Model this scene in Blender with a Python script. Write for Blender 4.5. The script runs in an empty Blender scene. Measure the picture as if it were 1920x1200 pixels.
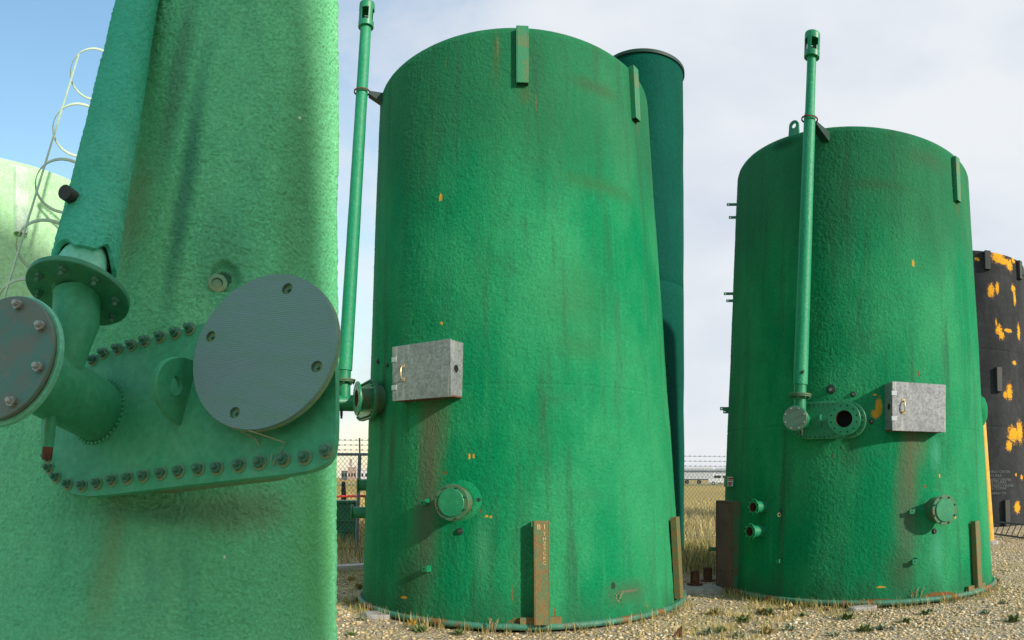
import bpy, bmesh, math, random
import numpy as np
from mathutils import Vector, Matrix, noise
from mathutils.bvhtree import BVHTree

R = math.radians
random.seed(7)
rng = np.random.default_rng(11)
sc = bpy.context.scene
COL = sc.collection

# ------------------------------------------------------------------ camera, sky, sun, exposure
F, YH, CH = 1350.0, 895.0, 1.6          # picture scale (1920 wide), horizon row, eye height
cam_d = bpy.data.cameras.new('camera')
cam_d.type = 'PANO'
cam_d.panorama_type = 'CENTRAL_CYLINDRICAL'
cam_d.central_cylindrical_range_u_min = -960 / F
cam_d.central_cylindrical_range_u_max = 960 / F
cam_d.central_cylindrical_range_v_min = (YH - 1200) / F
cam_d.central_cylindrical_range_v_max = YH / F
cam_d.central_cylindrical_radius = 1.0
cam_d.clip_start, cam_d.clip_end = 0.05, 6000
cam = bpy.data.objects.new('camera', cam_d)
COL.objects.link(cam)
cam.location = (0, 0, CH)
cam.rotation_euler = (R(90), 0, 0)
sc.camera = cam

SUN_AZ, SUN_EL = R(133), R(24)           # clockwise from +Y
S = Vector((math.sin(SUN_AZ) * math.cos(SUN_EL), math.cos(SUN_AZ) * math.cos(SUN_EL), math.sin(SUN_EL)))
sun_d = bpy.data.lights.new('sun', 'SUN')
sun_d.energy, sun_d.angle, sun_d.color = 4.8, R(2.0), (1.0, 0.93, 0.82)
sun = bpy.data.objects.new('sun', sun_d)
COL.objects.link(sun)
sun.rotation_euler = S.to_track_quat('Z', 'Y').to_euler()
sun.location = (0, 0, 30)

w = bpy.data.worlds.new('World')
sc.world = w
w.use_nodes = True
wt = w.node_tree
wt.nodes.clear()
wo = wt.nodes.new('ShaderNodeOutputWorld')
bg = wt.nodes.new('ShaderNodeBackground')
bg.inputs['Strength'].default_value = 0.15
sky = wt.nodes.new('ShaderNodeTexSky')
sky.sky_type = 'NISHITA'
sky.sun_disc = False
sky.sun_elevation, sky.sun_rotation = SUN_EL, SUN_AZ
sky.air_density, sky.dust_density, sky.ozone_density = 1.9, 0.3, 2.6
tc = wt.nodes.new('ShaderNodeTexCoord')
mp = wt.nodes.new('ShaderNodeMapping')
mp.inputs['Scale'].default_value = (1.0, 1.0, 2.2)
nz = wt.nodes.new('ShaderNodeTexNoise')
nz.inputs['Scale'].default_value, nz.inputs['Detail'].default_value, nz.inputs['Roughness'].default_value = 2.6, 7, 0.62
nz.inputs['Distortion'].default_value = 0.4
sx = wt.nodes.new('ShaderNodeSeparateXYZ')
ma = wt.nodes.new('ShaderNodeMath'); ma.operation = 'MULTIPLY_ADD'     # cloud bank thickens towards the right
ma.inputs[1].default_value, ma.inputs[2].default_value = 0.95, 0.47
nzs = wt.nodes.new('ShaderNodeMath'); nzs.operation = 'MULTIPLY_ADD'
nzs.inputs[1].default_value, nzs.inputs[2].default_value = 0.85, -0.42
add = wt.nodes.new('ShaderNodeMath'); add.operation = 'ADD'
mr = wt.nodes.new('ShaderNodeMapRange'); mr.interpolation_type = 'SMOOTHSTEP'
mr.inputs['From Min'].default_value, mr.inputs['From Max'].default_value = 0.02, 0.50
mr.inputs['To Min'].default_value, mr.inputs['To Max'].default_value = 0.0, 0.97
nz2 = wt.nodes.new('ShaderNodeTexNoise')
nz2.inputs['Scale'].default_value, nz2.inputs['Detail'].default_value = 3.5, 5
cr = wt.nodes.new('ShaderNodeValToRGB')
cr.color_ramp.elements[0].position, cr.color_ramp.elements[0].color = 0.32, (4.55, 4.95, 5.6, 1)
cr.color_ramp.elements[1].position, cr.color_ramp.elements[1].color = 0.66, (5.75, 5.95, 6.2, 1)
mx = wt.nodes.new('ShaderNodeMix'); mx.data_type = 'RGBA'
L = wt.links.new
L(tc.outputs['Generated'], mp.inputs['Vector']); L(mp.outputs['Vector'], nz.inputs['Vector']); L(mp.outputs['Vector'], nz2.inputs['Vector'])
L(tc.outputs['Generated'], sx.inputs['Vector']); L(sx.outputs['X'], ma.inputs[0]); L(nz.outputs['Fac'], nzs.inputs[0])
L(ma.outputs[0], add.inputs[0]); L(nzs.outputs[0], add.inputs[1]); L(add.outputs[0], mr.inputs['Value'])
L(nz2.outputs['Fac'], cr.inputs['Fac']); L(mr.outputs['Result'], mx.inputs[0]); tint = wt.nodes.new('ShaderNodeMix'); tint.data_type = 'RGBA'; tint.blend_type = 'MULTIPLY'; tint.inputs[0].default_value = 1.0; tint.inputs[7].default_value = (1.10, 1.28, 1.42, 1)
L(sky.outputs['Color'], tint.inputs[6]); L(tint.outputs[2], mx.inputs[6]); L(cr.outputs['Color'], mx.inputs[7])
L(mx.outputs[2], bg.inputs['Color']); L(bg.outputs['Background'], wo.inputs['Surface'])

sc.view_settings.view_transform = 'Standard'
sc.view_settings.look = 'None'
sc.view_settings.exposure = 0.0
sc.view_settings.gamma = 1.0
sc.view_settings.use_curve_mapping = False

# ------------------------------------------------------------------ helpers
CAM = Vector((0, 0, CH))
def PT(X, Y, rho):
    a = (X - 960) / F
    return Vector((rho * math.sin(a), rho * math.cos(a), CH + rho * (YH - Y) / F))
def GP(X, Y):
    rho = F * CH / (Y - YH)
    a = (X - 960) / F
    return Vector((rho * math.sin(a), rho * math.cos(a), 0))
def RAY(X, Y):
    return (PT(X, Y, 1.0) - CAM).normalized()
def MAT4(t, u, n, o):
    return Matrix(((t.x, u.x, n.x, o.x), (t.y, u.y, n.y, o.y), (t.z, u.z, n.z, o.z), (0, 0, 0, 1)))
def FRAME(o, n, up=Vector((0, 0, 1))):
    n = n.normalized(); t = up.cross(n).normalized(); u = n.cross(t)
    return MAT4(t, u, n, o)
T4 = Matrix.Translation
WM = {}

class MB:
    def __init__(s):
        s.v, s.f = [], []
    def add(s, vs, fs, M=None):
        k = len(s.v)
        s.v += [tuple(M @ Vector(p)) for p in vs] if M is not None else [tuple(p) for p in vs]
        s.f += [tuple(i + k for i in q) for q in fs]
        return s
    def box(s, a, b, M=None):
        x0, y0, z0 = a; x1, y1, z1 = b
        return s.add([(x0, y0, z0), (x1, y0, z0), (x1, y1, z0), (x0, y1, z0), (x0, y0, z1), (x1, y0, z1), (x1, y1, z1), (x0, y1, z1)],
                     [(3, 2, 1, 0), (4, 5, 6, 7), (0, 1, 5, 4), (1, 2, 6, 5), (2, 3, 7, 6), (3, 0, 4, 7)], M)
    def lathe(s, prof, n=32, M=None, closed=False):
        vs, fs = [], []
        for r, z in prof:
            vs += [(r * math.cos(2 * math.pi * i / n), r * math.sin(2 * math.pi * i / n), z) for i in range(n)]
        m = len(prof)
        for j in range(m if closed else m - 1):
            for i in range(n):
                a, b = j * n + i, j * n + (i + 1) % n
                c, d = ((j + 1) % m) * n + (i + 1) % n, ((j + 1) % m) * n + i
                fs.append((a, b, c, d))
        if not closed:
            if prof[0][0] > 1e-6: fs.append(tuple(range(n - 1, -1, -1)))
            if prof[-1][0] > 1e-6: fs.append(tuple((m - 1) * n + i for i in range(n)))
        return s.add(vs, fs, M)
    def cyl(s, r, z0, z1, n=24, M=None, bev=0.0):
        if bev:
            return s.lathe([(r - bev, z0), (r, z0 + bev), (r, z1 - bev), (r - bev, z1)], n, M)
        return s.lathe([(r, z0), (r, z1)], n, M)
    def ring(s, ri, ro, z0, z1, n=32, M=None, bev=0.0):
        b = bev
        return s.lathe([(ri, z0), (ro - b, z0), (ro, z0 + b), (ro, z1 - b), (ro - b, z1), (ri, z1)], n, M, closed=True)
    def tube(s, pts, rads, n=8, caps=True):
        pts = [Vector(p) for p in pts]
        if not hasattr(rads, '__len__'): rads = [rads] * len(pts)
        vs, fs = [], []
        up = None
        for i, p in enumerate(pts):
            d = (pts[min(i + 1, len(pts) - 1)] - pts[max(i - 1, 0)]).normalized()
            if up is None:
                up = d.orthogonal().normalized()
            up = (up - d * up.dot(d)).normalized()
            q = d.cross(up)
            vs += [p + rads[i] * (up * math.cos(2 * math.pi * k / n) + q * math.sin(2 * math.pi * k / n)) for k in range(n)]
        for j in range(len(pts) - 1):
            for k in range(n):
                fs.append((j * n + k, j * n + (k + 1) % n, (j + 1) * n + (k + 1) % n, (j + 1) * n + k))
        if caps:
            fs.append(tuple(range(n - 1, -1, -1)))
            fs.append(tuple((len(pts) - 1) * n + k for k in range(n)))
        return s.add(vs, fs)
    def prism(s, out, z0, z1, holes=(), M=None):
        """outline with holes, in XY, extruded along Z"""
        bm = bmesh.new()
        edges = []
        for lp in [out] + list(holes):
            vs = [bm.verts.new((x, y, 0)) for x, y in lp]
            edges += [bm.edges.new((vs[i], vs[(i + 1) % len(vs)])) for i in range(len(vs))]
        bmesh.ops.triangle_fill(bm, use_beauty=True, use_dissolve=False, edges=edges, normal=(0, 0, 1))
        bm.normal_update()
        fl = []
        bm.verts.index_update()
        P = [(v.co.x, v.co.y) for v in bm.verts]
        for f in bm.faces:
            q = [v.index for v in f.verts]
            fl.append(q if f.normal.z > 0 else q[::-1])
        n = len(P)
        vs = [(x, y, z0) for x, y in P] + [(x, y, z1) for x, y in P]
        fs = [tuple(reversed(q)) for q in fl] + [tuple(i + n for i in q) for q in fl]
        ids = 0
        for k, lp in enumerate([out] + list(holes)):
            m = len(lp)
            area = sum(lp[i][0] * lp[(i + 1) % m][1] - lp[(i + 1) % m][0] * lp[i][1] for i in range(m))
            ccw = area > 0
            for i in range(m):
                a, b = ids + i, ids + (i + 1) % m
                q = (a, b, b + n, a + n)
                if ccw != (k == 0): q = q[::-1]
                fs.append(q)
            ids += m
        bm.free()
        return s.add(vs, fs, M)

def _hash(ix, iy, iz, seed):
    h = (ix.astype(np.uint32) * np.uint32(374761393) + iy.astype(np.uint32) * np.uint32(668265263) + iz.astype(np.uint32) * np.uint32(2147483647) + np.uint32(seed * 974711))
    h = (h ^ (h >> np.uint32(13))) * np.uint32(1274126177)
    h = (h ^ (h >> np.uint32(16))) * np.uint32(2246822519)
    return ((h ^ (h >> np.uint32(15))) & np.uint32(0xFFFF)).astype(np.float32) / 32767.5 - 1.0
def vnoise(P, seed=0):
    """smooth value noise, -1..1, for an array of points"""
    I = np.floor(P).astype(np.int64); f = (P - I).astype(np.float32); f = f * f * (3 - 2 * f)
    out = 0
    for dx in (0, 1):
        wx = f[:, 0] if dx else 1 - f[:, 0]
        for dy in (0, 1):
            wy = f[:, 1] if dy else 1 - f[:, 1]
            for dz in (0, 1):
                wz = f[:, 2] if dz else 1 - f[:, 2]
                out = out + wx * wy * wz * _hash(I[:, 0] + dx, I[:, 1] + dy, I[:, 2] + dz, seed)
    return out
def foam_height(P, wl, seed=0):
    """sprayed foam skin: round bumps with tighter creases, a little uneven"""
    W = P + 0.35 * wl * np.stack([vnoise(P / (wl * 2.3), seed + 5), vnoise(P / (wl * 2.3), seed + 6), vnoise(P / (wl * 2.3), seed + 7)], -1)
    a = np.abs(vnoise(W / wl, seed + 1)); b = np.abs(vnoise(W / (wl * .55), seed + 2)); c = vnoise(P / (wl * 6), seed + 3)
    return (np.sqrt(a + .02) * 1.2 + .55 * np.sqrt(b + .02) - 1.0) * (1 + .35 * c)
def big_mesh(name, V, Fc, m, cols=None, smooth=False):
    me = bpy.data.meshes.new(name)
    nv, nf, k = len(V), len(Fc), Fc.shape[1]
    me.vertices.add(nv); me.vertices.foreach_set('co', np.ascontiguousarray(V, dtype=np.float32).ravel())
    me.loops.add(nf * k); me.loops.foreach_set('vertex_index', Fc.astype(np.int32).ravel())
    me.polygons.add(nf); me.polygons.foreach_set('loop_start', (np.arange(nf) * k).astype(np.int32))
    me.update(calc_edges=True)
    if cols is not None:
        at = me.color_attributes.new('tint', 'FLOAT_COLOR', 'POINT'); at.data.foreach_set('color', cols.astype(np.float32).ravel())
    me.materials.append(m)
    if smooth: me.shade_smooth()
    return me
def grid_faces(rows, cols, wrap=True):
    j, i = np.meshgrid(np.arange(rows - 1), np.arange(cols if wrap else cols - 1), indexing='ij')
    i2 = (i + 1) % cols
    return np.stack([j * cols + i, (j + 1) * cols + i, (j + 1) * cols + i2, j * cols + i2], -1).reshape(-1, 4)

def circ(r, n=32, cx=0, cy=0):
    return [(cx + r * math.cos(2 * math.pi * i / n), cy + r * math.sin(2 * math.pi * i / n)) for i in range(n)]
def obround(hl, hh, n=14):
    p = []
    for i in range(n + 1):
        a = -math.pi / 2 + math.pi * i / n
        p.append((hl - hh + hh * math.cos(a), hh * math.sin(a)))
    for i in range(n + 1):
        a = math.pi / 2 + math.pi * i / n
        p.append((-(hl - hh) + hh * math.cos(a), hh * math.sin(a)))
    return p

def link(o, parent=None, W=None):
    COL.objects.link(o)
    W = W.copy() if W is not None else (WM[parent.name].copy() if parent else Matrix())
    if parent is not None:
        o.parent = parent
        o.matrix_basis = WM[parent.name].inverted() @ W
    else:
        o.matrix_basis = W
    WM[o.name] = W
    return o
SMALL = ('bolt_holes', 'weld_bead', 'sign_print', 'lettering', 'scratched_letter', 'seed_head')
def mesh(name, mb, mat, smooth=35):
    me = bpy.data.meshes.new(name)
    me.from_pydata(mb.v, [], mb.f)
    if mat: me.materials.append(mat)
    if smooth:
        me.shade_smooth()
        me.set_sharp_from_angle(angle=R(smooth))
    me.update()
    return me
def obj(name, mb, mat, parent=None, W=None, smooth=35, bevel=0.0):
    me = mb if isinstance(mb, bpy.types.Mesh) else mesh(name, mb, mat, smooth)
    o = bpy.data.objects.new(name, me)
    if bevel:
        b = o.modifiers.new('bevel', 'BEVEL'); b.width = bevel; b.segments = 2; b.limit_method = 'ANGLE'
    if name in SMALL: o['kind'] = 'stuff'     # too small to pick apart singly
    return link(o, parent, W)
def tag(o, label, cat, group=None, kind=None):
    if label: o['label'] = label
    if cat: o['category'] = cat
    if group: o['group'] = group
    if kind: o['kind'] = kind
    return o
def thing(name, label, cat, loc=(0, 0, 0), group=None, W=None):
    o = bpy.data.objects.new(name, None)
    o.empty_display_size = 0.2
    link(o, None, W if W is not None else T4(Vector(loc)))
    return tag(o, label, cat, group)

# ------------------------------------------------------------------ materials
class NT:
    def __init__(s, name, rough=0.6, metal=0.0, spec=0.5):
        s.m = bpy.data.materials.new(name); s.m.use_nodes = True
        s.t = s.m.node_tree; s.t.nodes.clear()
        s.out = s.t.nodes.new('ShaderNodeOutputMaterial')
        s.b = s.t.nodes.new('ShaderNodeBsdfPrincipled')
        s.b.inputs['Roughness'].default_value = rough
        s.b.inputs['Metallic'].default_value = metal
        s.b.inputs['Specular IOR Level'].default_value = spec
        s.t.links.new(s.b.outputs[0], s.out.inputs['Surface'])
        s.co = s.t.nodes.new('ShaderNodeTexCoord').outputs['Object']
    def put(s, sock, v):
        if isinstance(v, bpy.types.NodeSocket): s.t.links.new(v, sock)
        elif hasattr(v, '__len__') and len(v) == 3 and sock.type == 'RGBA': sock.default_value = (*v, 1)
        else: sock.default_value = v
    def scale(s, v, sc3, loc=(0, 0, 0)):
        n = s.t.nodes.new('ShaderNodeMapping'); s.put(n.inputs['Vector'], v)
        n.inputs['Scale'].default_value = sc3; n.inputs['Location'].default_value = loc
        return n.outputs[0]
    def noise(s, v, scale, detail=3, rough=0.55, dist=0.0, fac=True):
        n = s.t.nodes.new('ShaderNodeTexNoise'); s.put(n.inputs['Vector'], v)
        n.inputs['Scale'].default_value, n.inputs['Detail'].default_value = scale, detail
        n.inputs['Roughness'].default_value, n.inputs['Distortion'].default_value = rough, dist
        return n.outputs['Fac'] if fac else n.outputs['Color']
    def voro(s, v, scale, out='Distance', feature='F1', rnd=1.0):
        n = s.t.nodes.new('ShaderNodeTexVoronoi'); n.feature = feature
        s.put(n.inputs['Vector'], v); n.inputs['Scale'].default_value = scale; n.inputs['Randomness'].default_value = rnd
        return n.outputs[out]
    def mr(s, v, a, b, c=0.0, d=1.0, smooth=True):
        n = s.t.nodes.new('ShaderNodeMapRange')
        n.interpolation_type = 'SMOOTHSTEP' if smooth else 'LINEAR'
        s.put(n.inputs['Value'], v)
        for k, x in zip(('From Min', 'From Max', 'To Min', 'To Max'), (a, b, c, d)): n.inputs[k].default_value = x
        return n.outputs['Result']
    def math(s, op, a, b=0.0, c=0.0):
        n = s.t.nodes.new('ShaderNodeMath'); n.operation = op
        for i, x in enumerate((a, b, c)): s.put(n.inputs[i], x)
        return n.outputs[0]
    def mix(s, f, a, b, blend='MIX'):
        n = s.t.nodes.new('ShaderNodeMix'); n.data_type = 'RGBA'; n.blend_type = blend
        s.put(n.inputs[0], f); s.put(n.inputs[6], a); s.put(n.inputs[7], b)
        return n.outputs[2]
    def spot(s, p, r, nz, amt=0.8, inner=0.75):
        n = s.t.nodes.new('ShaderNodeVectorMath'); n.operation = 'SUBTRACT'
        s.put(n.inputs[0], s.co); n.inputs[1].default_value = tuple(p)
        q = s.t.nodes.new('ShaderNodeVectorMath'); q.operation = 'DIVIDE'
        s.put(q.inputs[0], n.outputs[0]); q.inputs[1].default_value = r
        l = s.t.nodes.new('ShaderNodeVectorMath'); l.operation = 'LENGTH'
        s.put(l.inputs[0], q.outputs[0])
        d = s.math('MULTIPLY_ADD', nz, amt, l.outputs['Value'])
        return s.mr(d, inner + amt * 0.5, 1.0 + amt * 0.5, 1.0, 0.0)
    def bump(s, h, dist, strength=1.0, prev=None):
        n = s.t.nodes.new('ShaderNodeBump'); s.put(n.inputs['Height'], h)
        n.inputs['Distance'].default_value, n.inputs['Strength'].default_value = dist, strength
        if prev is not None: s.put(n.inputs['Normal'], prev)
        return n.outputs[0]
    def done(s, col, normal=None, rough=None, metal=None):
        s.put(s.b.inputs['Base Color'], col)
        if normal is not None: s.put(s.b.inputs['Normal'], normal)
        if rough is not None: s.put(s.b.inputs['Roughness'], rough)
        if metal is not None: s.put(s.b.inputs['Metallic'], metal)
        return s.m

def simple(name, a, b=None, scale=6.0, lo=0.4, hi=0.65, rough=0.6, metal=0.0, bump=0.0, bscale=60.0, stretch=(1, 1, 1), spec=0.4):
    n = NT(name, rough, metal, spec)
    b = b or tuple(x * 0.7 for x in a)
    v = n.scale(n.co, stretch)
    f = n.mr(n.noise(v, scale, 6, 0.65), lo, hi)
    f2 = n.mr(n.noise(n.co, scale * 9, 3), 0.35, 0.75, 0.86, 1.12, False)
    c = n.mix(f, a, b)
    g = n.mix(1.0, c, f2, 'MULTIPLY')
    nm = n.bump(n.noise(n.co, bscale, 3), bump) if bump else None
    return n.done(g, nm)

def foam_paint(name, base, pale, dirt, grain=30.0, bdist=0.012,  streak=0.55, spots=(), top=None, rough=0.72, hot=None):
    """weathered paint on sprayed insulation: vertical run marks, faded areas, grain; chips and stains of their own"""
    n = NT(name, rough, 0.0, 0.07)
    big = n.noise(n.scale(n.co, (1, 1, 0.45)), 0.9, 4, 0.6)
    col = n.mix(n.mr(big, 0.36, 0.68), base, pale)
    st = n.noise(n.scale(n.co, (3.2, 3.2, 0.16)), 1.6, 5, 0.6)
    col = n.mix(n.mr(st, 0.50, 0.78, 0.0, streak), col, dirt)
    st2 = n.noise(n.scale(n.co, (8, 8, 0.3), (3, 1, 2)), 1.5, 4, 0.6)
    col = n.mix(n.mr(st2, 0.52, 0.8, 0.0, streak * 0.75), col, pale)
    blot = n.noise(n.scale(n.co, (1, 1, 1.6), (7, 3, 1)), 1.7, 5, 0.62)
    col = n.mix(n.mr(blot, 0.52, 0.80, 0.0, streak * 0.35), col, dirt)
    fine = n.noise(n.co, grain * 0.5, 3, 0.6)
    col = n.mix(1.0, col, n.mr(fine, 0.3, 0.7, 0.84, 1.14, False), 'MULTIPLY')
    if top is not None:      # grime washed down from the rim
        z = n.t.nodes.new('ShaderNodeSeparateXYZ'); n.put(z.inputs[0], n.co)
        zz = n.math('MULTIPLY_ADD', n.noise(n.scale(n.co, (1.5, 1.5, 0.15)), 1.4, 4), 1.6, z.outputs['Z'])
        col = n.mix(n.mr(zz, top - 0.15, top + 1.1, 0.0, 0.5), col, dirt)
        zb = n.math('MULTIPLY_ADD', n.noise(n.scale(n.co, (2.5, 2.5, 0.5)), 1.4, 4), 1.0, z.outputs['Z'])
        col = n.mix(n.mr(zb, 0.45, 0.95, 0.55, 0.0), col, dirt)
    bn = n.noise(n.co, 22.0 if grain > 20 else 12.0, 10, 0.9)
    bs = n.noise(n.co, 75.0, 5, 0.75)
    for (p, r, c, amt, inner, op) in spots:
        f = n.spot(p, r, st if inner < .5 else (bs if max(r) < .12 and grain > 20 else bn), amt, inner)
        if op < 1.0: f = n.math('MULTIPLY', f, op)
        col = n.mix(f, col, c)
    h1 = n.noise(n.scale(n.co, (1, 1, 1.25)), grain, 2.5, 0.55, 0.6)
    h2 = n.voro(n.co, grain * 0.8, 'Distance', 'SMOOTH_F1')
    h = n.math('MULTIPLY_ADD', h2, -0.5, h1)
    nm = n.bump(n.noise(n.co, 2.2, 4), 0.05, 0.22)
    nm = n.bump(h, bdist, 0.9, nm)
    return n.done(col, nm)

GREEN = (0.0015, 0.195, 0.074)
PALE = (0.030, 0.265, 0.108)
DIRT = (0.030, 0.103, 0.052)
M = {}
M['green'] = simple('green_steel_paint', (0.005, 0.20, 0.082), (0.03, 0.27, 0.12), 4, 0.4, 0.7, 0.42, bump=0.001, spec=0.5)
M['green_worn'] = simple('worn_green_paint', (0.02, 0.21, 0.09), (0.12, 0.16, 0.06), 7, 0.45, 0.7, 0.5, bump=0.001)
M['green_dirty'] = simple('dirty_green_paint', (0.05, 0.17, 0.085), (0.13, 0.11, 0.055), 6, 0.45, 0.62, 0.6, bump=0.002)
M['green_pipe'] = simple('green_pipe_foam', (0.004, 0.25, 0.11), (0.03, 0.30, 0.14), 2.5, 0.4, 0.7, 0.5, bump=0.006, bscale=45, stretch=(2, 2, .3))
M['rust'] = simple('rusty_steel', (0.16, 0.065, 0.03), (0.07, 0.028, 0.018), 9, 0.4, 0.65, 0.8, bump=0.003)
M['rust_green'] = simple('rust_over_green_paint', (0.20, 0.125, 0.042), (0.11, 0.155, 0.065), 5, 0.42, 0.6, 0.65, bump=0.003, stretch=(3, 3, .7))
M['ring'] = simple('base_ring_paint', (0.05, 0.20, 0.13), (0.22, 0.10, 0.035), 2.2, 0.50, 0.60, 0.6, bump=0.003, bscale=40)
M['brown'] = simple('brown_oxide_steel', (0.20, 0.082, 0.062), (0.135, 0.055, 0.042), 3, 0.35, 0.7, 0.75, bump=0.001)
M['black'] = simple('hole_shade', (0.004, 0.004, 0.004), (0.006, 0.006, 0.006), rough=0.9)  # black fill standing in for the shade inside holes and bores
M['stay'] = simple('stay_bracket_paint', (0.006, 0.05, 0.032), (0.01, 0.035, 0.025), 9, rough=.6)
M['dark'] = simple('dark_steel', (0.025, 0.035, 0.032), (0.05, 0.04, 0.03), 9, rough=0.55)
M['zinc'] = simple('zinc_hinge', (0.50, 0.54, 0.56), (0.42, 0.45, 0.46), 30, rough=0.45, metal=0.3)
M['brass'] = simple('worn_brass_handle', (0.55, 0.36, 0.16), (0.62, 0.50, 0.33), 40, rough=0.4, metal=0.5)
M['bolt'] = simple('weathered_bolt', (0.42, 0.44, 0.38), (0.22, 0.21, 0.16), 40, rough=0.45, metal=0.4)
M['bolt_green'] = simple('painted_bolt', (0.03, 0.15, 0.085), (0.015, 0.07, 0.045), 40, rough=0.45)
M['white'] = simple('white_paint', (0.78, 0.78, 0.76), (0.7, 0.7, 0.68), 2, rough=0.5)
M['offwhite'] = simple('grey_white_panel', (0.55, 0.57, 0.58), (0.48, 0.5, 0.52), 2, rough=0.5)
M['tyre'] = simple('tyre_rubber', (0.02, 0.02, 0.02), rough=0.85)
M['glass'] = simple('dark_window_glass', (0.015, 0.02, 0.025), rough=0.12)
M['yellow'] = simple('yellow_paint', (0.74, 0.40, 0.03), (0.62, 0.33, 0.05), 6, rough=0.5)
M['galv_pipe'] = simple('galvanised_post', (0.20, 0.24, 0.26), (0.14, 0.17, 0.19), 10, rough=0.5, metal=0.35)
M['wire'] = simple('galvanised_wire', (0.18, 0.20, 0.20), (0.12, 0.13, 0.13), 30, rough=0.55, metal=0.3)
M['wood'] = simple('bleached_timber', (0.52, 0.49, 0.45), (0.36, 0.33, 0.30), 5, rough=0.85, stretch=(1, 9, 9), bump=0.004)
M['concrete'] = simple('pale_concrete', (0.42, 0.40, 0.36), (0.30, 0.28, 0.25), 8, rough=0.9, bump=0.006, bscale=30)
M['red'] = simple('red_paint', (0.45, 0.03, 0.025), rough=0.5)
M['scratch'] = simple('pale_scratches', (0.66, 0.50, 0.22), (0.5, 0.34, 0.12), 40, rough=0.7)
M['print'] = simple('faded_white_print', (0.17, 0.185, 0.195), (0.08, 0.09, 0.10), 30, rough=0.7)
M['bin'] = simple('green_plastic', (0.008, 0.16, 0.06), (0.006, 0.11, 0.045), 4, rough=0.45)
M['string'] = simple('dry_twine', (0.45, 0.40, 0.22), rough=0.9)
M['cage'] = simple('pale_ladder_paint', (0.52, 0.62, 0.42), (0.40, 0.55, 0.38), 8, rough=0.5)

def galv():
    n = NT('galvanised_sheet', 0.42, 0.25, 0.5)
    v = n.voro(n.co, 42, 'Color')
    s = n.t.nodes.new('ShaderNodeSeparateColor'); n.put(s.inputs[0], v)
    c = n.mix(s.outputs[0], (0.19, 0.20, 0.205), (0.31, 0.325, 0.33))
    st = n.noise(n.scale(n.co, (14, 0.9, 4)), 1.6, 4, 0.6)
    c = n.mix(n.mr(st, 0.58, 0.70, 0, 0.6), c, (0.52, 0.51, 0.47))
    sp = n.noise(n.co, 26, 5, 0.7)
    c = n.mix(n.mr(sp, 0.68, 0.74, 0, 0.7), c, (0.55, 0.53, 0.5))
    dk = n.noise(n.co, 3.2, 4, 0.6)
    c = n.mix(n.mr(dk, 0.5, 0.72, 0, 0.45), c, (0.16, 0.17, 0.17))
    return n.done(c, n.bump(n.noise(n.co, 5, 2), 0.006), n.mr(s.outputs[1], 0, 1, 0.36, 0.55))
M['galv'] = galv()

def blind_plate():
    n = NT('mottled_blind_plate', 0.5, 0.1, 0.4)
    a = n.noise(n.co, 9, 6, 0.7, 0.5)
    c = n.mix(n.mr(a, 0.42, 0.6), (0.14, 0.18, 0.135), (0.085, 0.21, 0.155))
    b = n.noise(n.scale(n.co, (1, 1, 1), (4, 2, 0)), 15, 6, 0.7, 0.6)
    c = n.mix(n.mr(b, 0.56, 0.66, 0, .7), c, (0.19, 0.195, 0.135))
    return n.done(c, n.bump(a, 0.004))
M['blind'] = blind_plate()

def ribbed_plate():
    n = NT('ribbed_gasket_face', 0.5, 0.0, 0.45)
    wv = n.t.nodes.new('ShaderNodeTexWave'); wv.bands_direction = 'Y'
    n.put(wv.inputs['Vector'], n.co); wv.inputs['Scale'].default_value = 46; wv.inputs['Distortion'].default_value = 0.5
    wv.inputs['Detail'].default_value = 1
    a = n.noise(n.scale(n.co, (2, 8, 1)), 2.2, 5, 0.6)
    c = n.mix(n.mr(a, 0.35, 0.7), (0.17, 0.305, 0.28), (0.145, 0.305, 0.22))
    b = n.noise(n.scale(n.co, (1, 1, 1), (5, 2, 0)), 3, 4, 0.6)
    c = n.mix(n.mr(b, 0.45, 0.75, 0, 0.6), c, (0.195, 0.265, 0.275))
    c = n.mix(n.mr(wv.outputs['Fac'], 0, 1, 0, 0.35, False), c, (0.12, 0.23, 0.20))
    return n.done(c, n.bump(wv.outputs['Fac'], 0.0015, 0.6))
M['ribbed'] = ribbed_plate()

# ------------------------------------------------------------------ ground, field
def gravel_ground():
    n = NT('gravel_ground', 0.95, 0, 0.15)
    g = n.t.nodes.new('ShaderNodeNewGeometry').outputs['Position']
    v = n.voro(g, 26, 'Color')
    s = n.t.nodes.new('ShaderNodeSeparateColor'); n.put(s.inputs[0], v)
    d = n.voro(g, 26, 'Distance')
    c = n.mix(s.outputs[0], (0.36, 0.27, 0.15), (0.58, 0.45, 0.27))
    c = n.mix(n.mr(s.outputs[1], 0.7, 0.9), c, (0.52, 0.47, 0.37))
    c = n.mix(n.mr(s.outputs[2], 0.8, 0.95), c, (0.28, 0.26, 0.24))
    c = n.mix(n.mr(d, 0.3, 0.75, 0, .6), c, (0.22, 0.17, 0.10))
    big = n.noise(g, 0.55, 5, 0.65)
    c = n.mix(n.mr(big, 0.5, 0.68, 0, 0.75), c, (0.42, 0.33, 0.17))
    gr = n.noise(n.scale(g, (1, 1, 1), (9, 4, 0)), 0.9, 6, 0.7)
    c = n.mix(n.mr(gr, 0.56, 0.7, 0, 0.65), c, (0.24, 0.215, 0.09))
    ln = n.t.nodes.new('ShaderNodeVectorMath'); ln.operation = 'LENGTH'; n.put(ln.inputs[0], g)
    c = n.mix(n.mr(ln.outputs['Value'], 26, 60), c, (0.33, 0.27, 0.13))
    h = n.math('MULTIPLY', d, -1.0)
    return n.done(c, n.bump(h, 0.02, 0.8, n.bump(n.noise(g, 3, 4), 0.08, 0.5)))
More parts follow.
